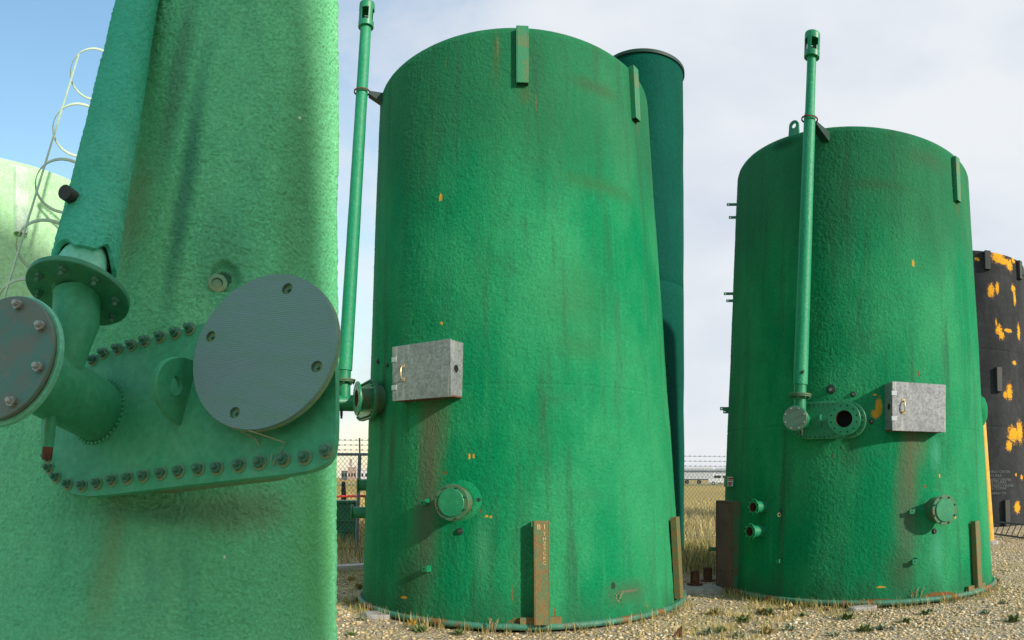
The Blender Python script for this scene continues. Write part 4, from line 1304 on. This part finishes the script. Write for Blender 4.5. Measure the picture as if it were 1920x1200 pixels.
for s in (-1, 1):
    o_ = fdir * (rh * .82 * s) - sdir * rh * .98
    b = MB(); b.tube([cen[0] - La_ * .5 + o_, cen[-1] + axl * .05 + o_], .018, 8); obj('side_rail', b, M['cage'], lc, Matrix())
for i in range(14):
    c = (cen[0] - La_ * .4).lerp(cen[-1], i / 13)
    b = MB(); b.tube([c - fdir * rh * .82 - sdir * rh * .98, c + fdir * rh * .82 - sdir * rh * .98], .010, 6); obj('rung', b, M['cage'], lc, Matrix())

# bright far tank behind the cage
af = (-160 - 960) / F
df, RF, HF = 9.6, 2.80, 4.72
TF = Tank((df * math.sin(af), df * math.cos(af)), (df * math.sin(af), df * math.cos(af)), RF, RF, HF)
tf = thing('storage_tank', 'overexposed sunlit green tank behind the ladder cage at the far left', 'tank', (TF.cb.x, TF.cb.y, 0), 'green insulated storage tanks')
fmF = foam_paint('overexposed_foam', (0.44, 0.76, 0.42), (0.52, 0.80, 0.48), (0.36, 0.64, 0.36), 40, .009, .3)  # overexposed sunlight put into the pale wall and channel colour
obj('shell', TF.shell([], n=160, m=30, seed=2.0, dent=.006), fmF, tf, T4((TF.cb.x, TF.cb.y, 0)), smooth=60)
base_ring(TF, tf)
az, z = TF.hit(36, 378); channel(tf, TF.frame(az, z, 0), .64, .14, .06, simple('overexposed_channel', (0.66, 0.86, 0.66), rough=.5))

# added unseen tank behind the viewpoint, placed to cast shade on the close tank
Bs, _ = nhit(602, 90)
sh_ = Vector((S.x, S.y)).normalized(); ri_ = Vector((-sh_.y, sh_.x))
if ri_.x < 0: ri_ = -ri_
C5 = Vector((Bs.x, Bs.y)) - ri_ * 2.0 + sh_ * 10.0
T_shade = Tank(C5, C5, 2.0, 2.0, 9.4)
t_shade = thing('storage_tank', 'added unseen green tank behind the viewpoint that casts shade on the close tank', 'tank', (C5[0], C5[1], 0), 'green insulated storage tanks')
obj('shell', T_shade.shell([4.0], n=96, m=30, seed=4.0), fp, t_shade, T4((C5[0], C5[1], 0)), smooth=60)
base_ring(T_shade, t_shade)

# ------------------------------------------------------------------ fences
def fence(name_pts, H, label, wire_rows, post_at, lean=0.0):
    (xa, ya), (xb, yb) = name_pts
    A, B = Vector((xa, ya, 0)), Vector((xb, yb, 0))
    d = (B - A).normalized(); Ln = (B - A).length; nrm = Vector((-d.y, d.x, 0))
    f = thing('chain_link_fence', label, 'fence', A)
    W = MAT4(d, Vector((0, 0, 1)), -nrm, A)
    for s in post_at:
        b = MB(); b.tube([A + d * s, A + d * (s + lean) + Vector((0, 0, H))], .036, 12); p = obj('post', b, M['galv_pipe'], f, Matrix())
        b = MB(); b.tube([A + d * (s + lean) + Vector((0, 0, H)), A + d * (s + lean) + Vector((0, 0, H + .33)) + nrm * .1], .018, 8); obj('barb_arm', b, M['galv_pipe'], p, Matrix())
    b = MB(); b.tube([A + Vector((0, 0, H)), B + Vector((0, 0, H))], .03, 10); obj('top_rail', b, M['galv_pipe'], f, Matrix())
    # woven mesh
    mb = MB(); pit = .085; h = H - .02; r_ = .0042
    for sgn in (1, -1):
        s = -h
        while s < Ln + h:
            p, q = (s, 0.0), (s + h * .8, h)
            if sgn < 0: p, q = (s + h * .8, 0.0), (s, h)
            # clip to panel
            t0, t1 = 0.0, 1.0
            dx = q[0] - p[0]
            for lim, side in ((0, 1), (Ln, -1)):
                v0, v1 = side * (p[0] - lim), side * (q[0] - lim)
                if v0 < 0 and v1 < 0: t0 = 2
                elif v0 < 0: t0 = max(t0, v0 / (v0 - v1))
                elif v1 < 0: t1 = min(t1, v0 / (v0 - v1))
            if t0 < t1:
                pp = (p[0] + dx * t0, h * t0, sgn * .004); qq = (p[0] + dx * t1, h * t1, sgn * .004)
                mb.tube([pp, qq], r_, 4, False)
            s += pit
    # twisted ends above the rail
    s = 0.0
    while s < Ln:
        mb.tube([(s, h, 0), (s + .01, h + .075, 0)], r_, 4, False); s += pit
    o = obj('chain_mesh', mb, M['wire'], f, W); o['kind'] = 'stuff'
    for k, dz in enumerate(wire_rows):
        mb = MB(); mb.tube([(0, H + dz, -.03 * k), (Ln, H + dz - .01, -.03 * k)], .0045, 5)
        s = .05
        while s < Ln:
            mb.tube([(s - .016, H + dz - .016, -.03 * k), (s + .016, H + dz + .016, -.03 * k)], .005, 4); mb.tube([(s + .016, H + dz - .016, -.03 * k), (s - .016, H + dz + .016, -.03 * k)], .005, 4)
            s += .115
        obj('barbed_wire', mb, M['wire'], f, W)
    return f
fa0, fa1 = PT(610, 895, 14.4), PT(770, 895, 14.5)
post_s = (PT(668, 895, 14.4) - fa0).length
fence(((fa0.x, fa0.y), (fa1.x, fa1.y)), 2.06, 'chain link fence with barbed wire left of the middle green tank, green bin behind', (.09, .19, .29), [post_s], .07)
fb0, fb1 = PT(1262, 895, 15.8), PT(1378, 895, 16.2)
fence(((fb0.x, fb0.y), (fb1.x, fb1.y)), 1.74, 'chain link fence with barbed wire left of the right green tank, dry field behind', (.11, .22, .33), [(fb1 - fb0).length - .12])

# green plastic bin, red rail, black post behind the first fence
g = GP(646, 1018)
bn = thing('plastic_bin', 'ribbed green plastic bin standing in the grass behind the fence', 'bin', g)
W = T4(g) @ Matrix.Rotation(R(12), 4, 'Z')
zt = CH + math.hypot(g.x, g.y) * (YH - 938) / F
b = MB(); b.box((-.55, -.3, 0), (.30, .3, zt - .06)); obj('bin_body', b, M['bin'], bn, W, bevel=.02)
b = MB(); b.box((-.58, -.33, zt - .06), (.33, .33, zt)); obj('bin_rim', b, M['bin'], bn, W, bevel=.01)
for zz in (.28, .52):
    b = MB(); b.box((-.57, -.32, zz), (.32, .32, zz + .05)); obj('rib', b, M['bin'], bn, W, bevel=.008)
gr_ = GP(640, 1000)
rr_ = thing('red_rail', 'low red steel rail behind the fence above the green bin', 'rail', gr_)
b = MB(); b.tube([PT(618, 931, 20.5), PT(690, 930, 20.5)], .035, 8); obj('rail', b, M['red'], rr_, Matrix())
for X in (622, 686):
    b = MB(); b.tube([PT(X, 931, 20.5), PT(X, 895 + F * CH / 20.5, 20.5)], .03, 8); obj('leg', b, M['red'], rr_, Matrix())
gb = GP(645, 990)
bp_ = thing('black_post', 'short black tapered post behind the fence by the red rail', 'post', gb)
b = MB(); b.tube([gb, PT(644, 903, math.hypot(gb.x, gb.y))], [.13, .06], 12); obj('post', b, M['tyre'], bp_, Matrix())

# timber kerb on the gravel beside the middle tank
p0, p1 = GP(600, 1072), GP(694, 1066)
d = (p1 - p0).normalized()
W = FRAME(p0.lerp(p1, .5), Vector((0, 0, 1)), Vector((-d.y, d.x, 0)))
b = MB(); l = (p1 - p0).length / 2; b.box((-l, -.1, -.02), (l, .1, .09))
tag(obj('timber_beam', b, M['wood'], None, W, bevel=.01), 'bleached timber beam lying on the gravel left of the middle tank', 'beam')

# flat slabs by the tank feet
def slab(X, Y, rx, ry, h, label, seed, m):
    g = GP(X, Y); pts = []
    for i in range(11):
        a = 2 * math.pi * i / 11; k = 1 + .25 * noise.noise(Vector((math.cos(a) * 2, math.sin(a) * 2, seed)))
        pts.append((rx * k * math.cos(a), ry * k * math.sin(a)))
    b = MB(); b.prism(pts, -.03, h); tag(obj('flat_stone', b, m, None, T4(g), bevel=.012), label, 'stone')
slab(712, 1154, .20, .15, .03, 'flat grey stone on the gravel by the left foot of the middle tank', 1, M['concrete'])
slab(1618, 1141, .20, .09, .03, 'flat pale slab lying under the front rim of the right tank', 4, M['concrete'])
# rusty steel offcut at the bottom right of the middle tank
g = GP(1270, 1194); b = MB(); b.prism([(-.09, -.04), (.05, -.04), (.05, .12)], -.012, .012)
tag(obj('steel_offcut', b, M['rust'], None, FRAME(g, Vector((-.2, -1, 0)))), 'dark rusty triangular steel offcut on the gravel between the two big tanks', 'scrap')

# rusty pipe stubs left of the brown cover, on a slab
gs = GP(1312, 1108)
b = MB(); b.box((-.55, -.2, -.03), (.30, .28, .05)); o = obj('concrete_slab', b, M['concrete'], None, T4(gs), bevel=.01)
tag(o, 'low concrete slab under two rusty pipe stubs left of the brown cover', 'slab')
for (X, Y, top, lab) in ((1303, 1103, 1078, 'rusty pipe stub with base flange, the outer one by the fence'), (1327, 1096, 1071, 'rusty pipe stub with base flange, the one touching the brown cover')):
    g = GP(X, Y); r_ = math.hypot(g.x, g.y); ht = CH + r_ * (YH - top) / F
    t = thing('pipe_stub', lab, 'pipe', g, 'rusty pipe stubs')
    b = MB(); b.ring(.055, .066, .05, ht + .05, 24); obj('pipe', b, M['rust'], t, T4(g))
    b = MB(); b.cyl(.055, .05, ht, 20); obj('bore', b, M['black'], t, T4(g))
    b = MB(); b.ring(.066, .115, .051, .075, 32, bev=.003); obj('flange', b, M['rust'], t, T4(g))

# ------------------------------------------------------------------ far vehicles and buildings
def trailer(Xa, Xb, rho, label):
    a, b2 = PT(Xa, YH, rho), PT(Xb, YH, rho); a.z = b2.z = 0
    d = (b2 - a).normalized(); L_ = (b2 - a).length
    W = MAT4(d, Vector((-d.y, d.x, 0)), Vector((0, 0, 1)), a)
    t = thing('semi_trailer', label, 'trailer', W=W, group='parked trailers')
    b = MB(); b.box((0, 0, 1.15), (L_, 2.5, 3.95)); obj('box_body', b, M['offwhite'], t, W, bevel=.05)
    for i in range(int(L_ / 1.2)):
        b = MB(); b.box((.5 + i * 1.2, -.04, 1.25), (.58 + i * 1.2, -.001, 3.85)); obj('rib', b, M['white'], t, W)
    b = MB(); b.box((.3, .3, .95), (L_ - .3, 2.2, 1.149)); obj('chassis', b, M['dark'], t, W)
    for x in (1.2, 2.5, L_ - 3.4):
        b = MB(); b.lathe([(.3, 0), (.52, .02), (.52, .5), (.3, .52)], 20, T4((x, .05, .52)) @ Matrix.Rotation(R(-90), 4, 'X')); obj('wheel', b, M['tyre'], t, W)
    return t
trailer(1268, 1338, 168, 'grey white semi trailer parked far beyond the fence, left of the van')
trailer(1341, 1400, 174, 'white semi trailer half hidden behind the right tank, behind the van')
def van(X0, X1, rho):
    a, b2 = PT(X0, YH, rho), PT(X1, YH, rho); a.z = b2.z = 0
    d = (b2 - a).normalized()
    W = MAT4(d, Vector((-d.y, d.x, 0)), Vector((0, 0, 1)), a)
    t = thing('parked_van', 'white van parked far beyond the fence near the trailers', 'van', W=W)
    side = [(0, .45), (5.2, .45), (5.25, 1.3), (5.1, 2.25), (1.5, 2.3), (.85, 1.45), (.05, 1.25)]
    b = MB(); b.prism(side, -1.9, 0, M=Matrix(((1, 0, 0, 0), (0, 0, -1, 0), (0, 1, 0, 0), (0, 0, 0, 1)))); obj('body', b, M['white'], t, W, bevel=.06)
    for x0, x1 in ((1.25, 2.7), (3.0, 4.8)):
        b = MB(); b.box((x0, -.02, 1.45), (x1, .0, 2.0)); obj('window', b, M['glass'], t, W)
    for x in (1.05, 4.1):
        b = MB(); b.lathe([(.2, 0), (.38, .02), (.38, .25), (.2, .27)], 18, T4((x, -.04, .38)) @ Matrix.Rotation(R(-90), 4, 'X')); wh = obj('wheel', b, M['tyre'], t, W)
        b = MB(); b.lathe([(.001, -.01), (.2, -.005), (.2, .05)], 14, T4((x, -.04, .38)) @ Matrix.Rotation(R(-90), 4, 'X')); obj('rim', b, M['zinc'], wh, W)
van(1328, 1352, 150)
def building(X0, X1, Y, rho, m, lab, win=3, extra=None):
    a, b2 = PT(X0, YH, rho), PT(X1, YH, rho); a.z = b2.z = 0
    h = CH + rho * (YH - Y) / F
    d = (b2 - a).normalized(); L_ = (b2 - a).length
    W = MAT4(d, Vector((-d.y, d.x, 0)), Vector((0, 0, 1)), a)
    t = thing('far_building', lab, 'building', W=W)
    b = MB(); b.box((0, 0, -.5), (L_, 14, h)); obj('wall', b, m, t, W)
    b = MB(); b.box((-.3, -.3, h + .01), (L_ + .3, 14.3, h + .5)); obj('roof', b, M['offwhite'], t, W)
    for i in range(win):
        for j in range(max(1, int(h / 5))):
            b = MB(); x = L_ * (i + .5) / win; b.box((x - L_ / win * .25, -.06, 2 + j * 4.5), (x + L_ / win * .25, -.003, 4 + j * 4.5)); obj('window', b, M['glass'], t, W)
    if extra:
        b = MB(); b.box((L_ * .2, 3, h + .51), (L_ * .5, 8, h + extra)); obj('roof_house', b, m, t, W)
bt = simple('tan_block', (0.36, 0.27, 0.22), (0.3, 0.22, 0.18), rough=.8)
building(652, 668, 876, 420, bt, 'tan block building far beyond the field with rooftop house', 3, 5)
building(640, 651, 884, 430, M['offwhite'], 'low white building far beyond the field left of the tan block', 2)
building(669, 690, 882, 440, M['offwhite'], 'low white building far beyond the field right of the tan block', 3)
building(1240, 1267, 886, 380, M['offwhite'], 'low white shed far beyond the field left of the trailers', 3)

# ------------------------------------------------------------------ gravel stones, grass
ICO_V, ICO_F = None, None
bm = bmesh.new(); bmesh.ops.create_icosphere(bm, subdivisions=1, radius=1.0)
ICO_V = np.array([v.co[:] for v in bm.verts]); bm.verts.index_update()
ICO_F = np.array([[v.index for v in f.verts] for f in bm.faces]); bm.free()
def tint_mat(name, rough=.9):
    n = NT(name, rough, 0, .2)
    a = n.t.nodes.new('ShaderNodeAttribute'); a.attribute_name = 'tint'
    return n.done(a.outputs['Color'])
def tanks_clear(x, y, pad=0.0):
    ok = np.ones(len(x), bool)
    for t in (T2, T3, TN, TB):
        ok &= np.hypot(x - t.cb.x, y - t.cb.y) > t.Rb + pad
    return ok
def gz(x, y):
    return np.array([ground_z(a, b) for a, b in zip(x, y)])
def stones(n, rho0, rho1, a0_, a1_, smin, smax):
    rho = np.sqrt(rng.uniform(rho0 ** 2, rho1 ** 2, n)); a = rng.uniform(a0_, a1_, n)
    x, y = rho * np.sin(a), rho * np.cos(a)
    pt = np.array([noise.noise(Vector((p * .5, q * .5, 7.7))) for p, q in zip(x, y)])
    left = (a < .47) & (a > .23)
    keep = tanks_clear(x, y, .05) & (rng.random(n) < np.where(left, .45, .95) + pt * .6) & ~((y > 13.4) & (x < 7))
    x, y = x[keep], y[keep]; n = len(x)
    s = smin + (smax - smin) * rng.random(n) ** 2.6
    sh = rng.uniform(.6, 1.25, (n, 3)); sh[:, 2] *= .5
    ang = rng.uniform(0, 2 * np.pi, n)
    V = np.repeat(ICO_V[None], n, 0)
    V = V * (1 + rng.uniform(-.24, .24, (n, len(ICO_V), 1))) * sh[:, None, :] * s[:, None, None]
    c, sn = np.cos(ang)[:, None], np.sin(ang)[:, None]
    X = V[..., 0] * c - V[..., 1] * sn; Y = V[..., 0] * sn + V[..., 1] * c
    V = np.stack([X + x[:, None], Y + y[:, None], V[..., 2] + (gz(x, y) + s * .18)[:, None]], -1)
    pal = np.array([[.58, .45, .26], [.66, .55, .36], [.48, .35, .18], [.38, .31, .22], [.72, .63, .48], [.27, .24, .205], [.54, .38, .19], [.60, .47, .28]])
    ci = pal[rng.choice(len(pal), n, p=[.2, .14, .16, .1, .07, .07, .12, .14])] * rng.uniform(.75, 1.15, (n, 1))
    cols = np.concatenate([np.repeat(ci[:, None], len(ICO_V), 1), np.ones((n, len(ICO_V), 1))], -1)
    Fc = (ICO_F[None] + (np.arange(n) * len(ICO_V))[:, None, None]).reshape(-1, 3)
    return V.reshape(-1, 3), Fc, cols.reshape(-1, 4)
parts = [stones(27000, 6.3, 11.5, -.30, .76, .009, .030), stones(7000, 11.5, 22, .52, .78, .014, .036), stones(2500, 11.0, 14.0, -.30, -.15, .012, .03), stones(3000, 4.5, 6.3, -.15, .80, .008, .028)]
off = 0; Vs, Fs, Cs = [], [], []
for V, Fc, c in parts:
    Vs.append(V); Fs.append(Fc + off); Cs.append(c); off += len(V)
o = link(bpy.data.objects.new('gravel', big_mesh('gravel', np.concatenate(Vs), np.concatenate(Fs), tint_mat('gravel_stones', .85), np.concatenate(Cs))))
o['kind'] = 'stuff'; o['label'] = 'loose tan and grey gravel around the tanks'; o['category'] = 'gravel'

def blades(x, y, z, h, lean, wd, cols):
    """one curved two-segment blade per entry"""
    n = len(x); a = rng.uniform(0, 2 * np.pi, n); lx, ly = np.cos(a) * lean, np.sin(a) * lean
    b = a + np.pi / 2 + rng.uniform(-.5, .5, n); wx, wy = np.cos(b) * wd / 2, np.sin(b) * wd / 2
    P = lambda f, w_, k: np.stack([x + lx * f + wx * w_, y + ly * f + wy * w_, z + h * k], -1)
    V = np.stack([P(0, -1, -.02), P(0, 1, -.02), P(.35, .8, .6), P(.35, -.8, .6), P(1, .1, .95), P(1, -.1, .95)], 1)
    Fc = np.array([[0, 1, 2, 3], [3, 2, 4, 5]])[None] + (np.arange(n) * 6)[:, None, None]
    C = np.concatenate([np.repeat(cols[:, None], 6, 1), np.ones((n, 6, 1))], -1)
    return V.reshape(-1, 3), Fc.reshape(-1, 4), C.reshape(-1, 4)
def grass_obj(name, label, lst):
    off = 0; Vs, Fs, Cs = [], [], []
    for V, Fc, c in lst:
        Vs.append(V); Fs.append(Fc + off); Cs.append(c); off += len(V)
    o = link(bpy.data.objects.new(name, big_mesh(name, np.concatenate(Vs), np.concatenate(Fs), tint_mat(name + '_blades', .8), np.concatenate(Cs))))
    o['kind'] = 'stuff'; o['label'] = label; o['category'] = 'grass'
STRAW = np.array([[.56, .43, .17], [.66, .52, .23], [.46, .36, .13], [.36, .31, .11]])
GREENS = np.array([[.13, .17, .045], [.18, .21, .06], [.26, .25, .08], [.10, .14, .05]])
def pick(pal, n): return pal[rng.integers(0, len(pal), n)] * rng.uniform(.75, 1.2, (n, 1))
# dry tufts in the gravel
lst = []
def tufts(nt, rho0, rho1, a0_, a1_, nb, h, pal, spread):
    rho = np.sqrt(rng.uniform(rho0 ** 2, rho1 ** 2, nt)); a = rng.uniform(a0_, a1_, nt)
    x, y = rho * np.sin(a), rho * np.cos(a)
    pt = np.array([noise.noise(Vector((p * .7, q * .7, 1.7))) for p, q in zip(x, y)])
    k = tanks_clear(x, y, .06) & (pt > -.12); x, y = x[k], y[k]
    x = np.repeat(x, nb) + rng.normal(0, spread, len(x) * nb); y = np.repeat(y, nb) + rng.normal(0, spread, len(y) * nb)
    n = len(x)
    return blades(x, y, gz(x, y), h * rng.uniform(.35, 1.1, n), h * rng.uniform(.2, .9, n), rng.uniform(.003, .006, n), pick(pal, n))
lst.append(tufts(300, 6.6, 11, .23, .50, 26, .075, STRAW, .05))
lst.append(tufts(60, 6.6, 11, .23, .78, 22, .05, GREENS, .04))
lst.append(tufts(60, 6.6, 9.5, -.25, .2, 18, .05, STRAW, .04))
lst.append(tufts(140, 11, 22, .58, .78, 22, .07, STRAW, .08))
lst.append(tufts(110, 8.4, 13, -.27, -.19, 26, .08, np.concatenate([STRAW, GREENS]), .06))
# fringe along the feet of both tanks
for t, n_t in ((T2, 90), (T3, 150)):
    fa = R(t.face()) + rng.uniform(-1.2, 1.35, n_t); rr = t.Rb + .08 + rng.exponential(.06, n_t)
    x, y = t.cb.x + rr * np.sin(fa), t.cb.y + rr * np.cos(fa)
    nb = 9; x = np.repeat(x, nb) + rng.normal(0, .03, n_t * nb); y = np.repeat(y, nb) + rng.normal(0, .03, n_t * nb); n = len(x)
    lst.append(blades(x, y, gz(x, y), rng.uniform(.03, .16, n), rng.uniform(.01, .08, n), rng.uniform(.003, .005, n), pick(np.concatenate([STRAW, STRAW, GREENS]), n)))
grass_obj('dry_grass', 'dry straw tufts and sparse green grass in the gravel', lst)
# tall field grass by the fences
lst = []
for (a0_, a1_, r0_, r1_, n, hm) in ((-.30, -.16, 13.0, 24, 5000, .34), (.20, .34, 11.6, 16, 4500, .32), (.20, .34, 16, 45, 7000, .4), (-.30, -.16, 24, 60, 5000, .5)):
    rho = np.sqrt(rng.uniform(r0_ ** 2, r1_ ** 2, n)); a = rng.uniform(a0_, a1_, n); x, y = rho * np.sin(a), rho * np.cos(a)
    k = tanks_clear(x, y, .1); x, y, rho = x[k], y[k], rho[k]; n = len(x)
    near = rho < 17
    cols = np.where((rng.random(n) < np.where(near, .4, .06))[:, None], pick(GREENS, n), pick(STRAW, n))
    lst.append(blades(x, y, np.full(n, .02), hm * rng.uniform(.35, 1.1, n), hm * rng.uniform(.1, .6, n), rng.uniform(.006, .012, n) * np.where(rho > 18, 2, 1), cols))
grass_obj('field_grass', 'tall dry and green grass by the chain link fences', lst)

# weeds one can point to
def weed_mesh(nl, h, spread, seed, pal):
    r = np.random.default_rng(seed); vs, fs, cs = [], [], []
    for i in range(nl):
        a = r.uniform(0, 2 * np.pi); e = r.uniform(.2, 1.0); L_ = h * r.uniform(.5, 1.1)
        b0 = np.array([r.normal(0, spread * .25), r.normal(0, spread * .25), 0])
        d = np.array([np.cos(a) * e, np.sin(a) * e, r.uniform(.4, 1.0)]); d /= np.linalg.norm(d)
        s = np.array([-np.sin(a), np.cos(a), 0]) * L_ * .16
        p1 = b0 + d * L_ * .5; p2 = b0 + d * L_ - np.array([0, 0, L_ * .2 * e])
        k = len(vs); vs += [b0 - s * .2, b0 + s * .2, p1 + s, p1 - s, p2]
        fs += [(k, k + 1, k + 2, k + 3), (k + 3, k + 2, k + 4)]
    mb = MB(); mb.v = [tuple(v) for v in vs]; mb.f = fs
    return mb
wm = [simple('weed_leaf', (.12, .18, .055), (.22, .24, .08), 14, rough=.7), simple('grey_weed_leaf', (.17, .21, .12), (.25, .25, .14), 14, rough=.7), simple('straw_weed', (.48, .38, .17), (.34, .28, .11), 14, rough=.8)]
weeds = [mesh('weed_a', weed_mesh(46, .13, .12, 1, None), wm[0], 0), mesh('weed_b', weed_mesh(40, .11, .14, 2, None), wm[1], 0), mesh('straw_c', weed_mesh(70, .16, .12, 3, None), wm[2], 0)]
WEEDS = (
    (0, 1393, 1166, 'bushy green weed in the straw below the two rusty pipe stubs'), (0, 1506, 1152, 'green weed in the gravel just below the straw weeds of the right tank'),
    (0, 1590, 1158, 'green weed just left of the pale slab at the right tank'), (0, 1620, 1182, 'low green weed near the bottom edge below the pale slab'),
    (0, 1700, 1165, 'green weed on the gravel below the feathery tuft of the right tank'), (0, 1735, 1150, 'green weed between feathery tuft and yellow flowers at the right tank'),
    (0, 1440, 1150, 'green weed on straw ground right of the brown steel cover'), (0, 860, 1185, 'green weed against the base ring below the round cover of the middle tank'),
    (0, 790, 1180, 'green weed right beside the yellow flower tuft left of the middle tank'), (0, 660, 1190, 'green weed in the gravel nearest the close tank, lower left of the flat stone'),
    (0, 1900, 1165, 'green weed in the bottom right corner of the gravel'), (0, 1830, 1060, 'green weed hidden close to the rusty channel of the right tank'),
    (0, 675, 1125, 'green weed by the left edge of the middle tank, above the flat stone'), (0, 1350, 1185, 'green weed near the bottom edge below the brown steel cover'),
    (1, 680, 1160, 'grey green leafy weed beside the flat grey stone'), (1, 1325, 1190, 'grey green weed at the bottom edge, left of the brown cover'),
    (1, 1385, 1194, 'grey green weed at the bottom edge under the bushy green weed'), (1, 1480, 1180, 'grey green weed on the gravel in front of the straw tufts'),
    (1, 1655, 1178, 'grey green weed lower right of the pale slab'), (1, 1880, 1130, 'grey green weed alone on the gravel right of the right tank'),
    (1, 1745, 1144, 'grey green weed left of the yellow flowers by the right tank'), (1, 1560, 1190, 'grey green weed at the bottom edge left of the pale slab'),
    (1, 1848, 1150, 'grey green weed on gravel below the right rim of the right tank'),
    (2, 1480, 1140, 'dry golden tuft close to the right tank front, left of the straw weeds'), (2, 1430, 1148, 'dry straw tuft on the ground right of the brown steel cover'),
    (2, 1400, 1160, 'dry straw tuft touching the bushy green weed'), (2, 1440, 1185, 'dry straw tuft near the bottom edge below the brown cover and nozzles'),
    (2, 1865, 1090, 'dry straw tuft at the right edge of the right tank foot'), (2, 1340, 1150, 'dry straw tuft in front of the concrete slab and pipe stubs'),
    (2, 1550, 1140, 'dry straw tuft between the straw weeds and the pale slab'), (2, 660, 1085, 'dry straw tuft below the bleached timber beam'), (2, 675, 1100, 'dry straw tuft against the left foot of the middle tank'))
GRP = ('low green weeds', 'grey green weeds', 'dry straw tufts')
for kind, X, Y, lab in WEEDS:
    g = GP(X, Y); g.z = ground_z(g.x, g.y)
    k = random.uniform(.7, 1.25)
    o = bpy.data.objects.new('weed', weeds[kind])
    link(o, None, T4(g) @ Matrix.Rotation(random.uniform(0, 6.28), 4, 'Z') @ Matrix.Diagonal((k * .85, k * .85, k * .7, 1)))
    tag(o, lab, 'weed', GRP[kind])
# feather grass and little flowers against the middle tank
def stem_plant(X, Y, h, n, label, head, seed, name, lean=.35):
    r = random.Random(seed); g = GP(X, Y); g.z = ground_z(g.x, g.y)
    t = thing(name, label, 'plant', g)
    st, hd = MB(), MB()
    for i in range(n):
        a = r.uniform(0, 6.28); l = h * r.uniform(.55, 1.05); e = lean * r.uniform(.2, 1)
        p0 = Vector((r.gauss(0, .02), r.gauss(0, .02), 0)); p2 = p0 + Vector((math.cos(a) * e * l, math.sin(a) * e * l * .6, l)); p1 = p0.lerp(p2, .5) + Vector((0, 0, l * .08))
        st.tube([p0, p1, p2], .0022, 4)
        for j in range(9):
            f = .62 + .38 * j / 8; q = p0.lerp(p2, f); b = r.uniform(0, 6.28)
            hd.tube([q, q + Vector((math.cos(b) * .03, math.sin(b) * .03, .035)) * (h / .3)], [.0035, .001], 3, False)
    obj('stem', st, wm[2] if head != 'yellow' else wm[0], t, T4(g)); obj('seed_head', hd, M['feather'] if head == 'feather' else (M['yellow'] if head == 'yellow' else wm[2]), t, T4(g))
M['feather'] = simple('feathery_seed', (.66, .58, .40), (.5, .42, .24), 20, rough=.9)
stem_plant(1154, 1166, .34, 26, 'pale feathery grass clump at the foot of the middle tank', 'feather', 3, 'feather_grass', .4)
stem_plant(1208, 1157, .24, 6, 'thin yellow flowered weed by the middle tank base', 'yellow', 5, 'flowering_weed')
stem_plant(738, 1143, .22, 9, 'wispy straw weed at the left foot of the middle tank', 'straw', 6, 'straw_weed')
stem_plant(921, 1183, .17, 7, 'small pale weed in front of the middle tank base', 'straw', 7, 'straw_weed')
stem_plant(773, 1176, .10, 12, 'yellow flower tuft on the gravel left of the middle tank', 'yellow', 8, 'flowering_weed', .6)
stem_plant(1713, 1131, .20, 22, 'feathery grass tuft at the foot of the right tank', 'feather', 9, 'feather_grass', .5)
stem_plant(1790, 1128, .10, 9, 'yellow flower tuft beside the right tank base', 'yellow', 10, 'flowering_weed', .6)
stem_plant(1508, 1126, .20, 10, 'straw weed against the front of the right tank', 'straw', 12, 'straw_weed')
stem_plant(1522, 1129, .18, 8, 'second straw weed against the front of the right tank', 'straw', 13, 'straw_weed')
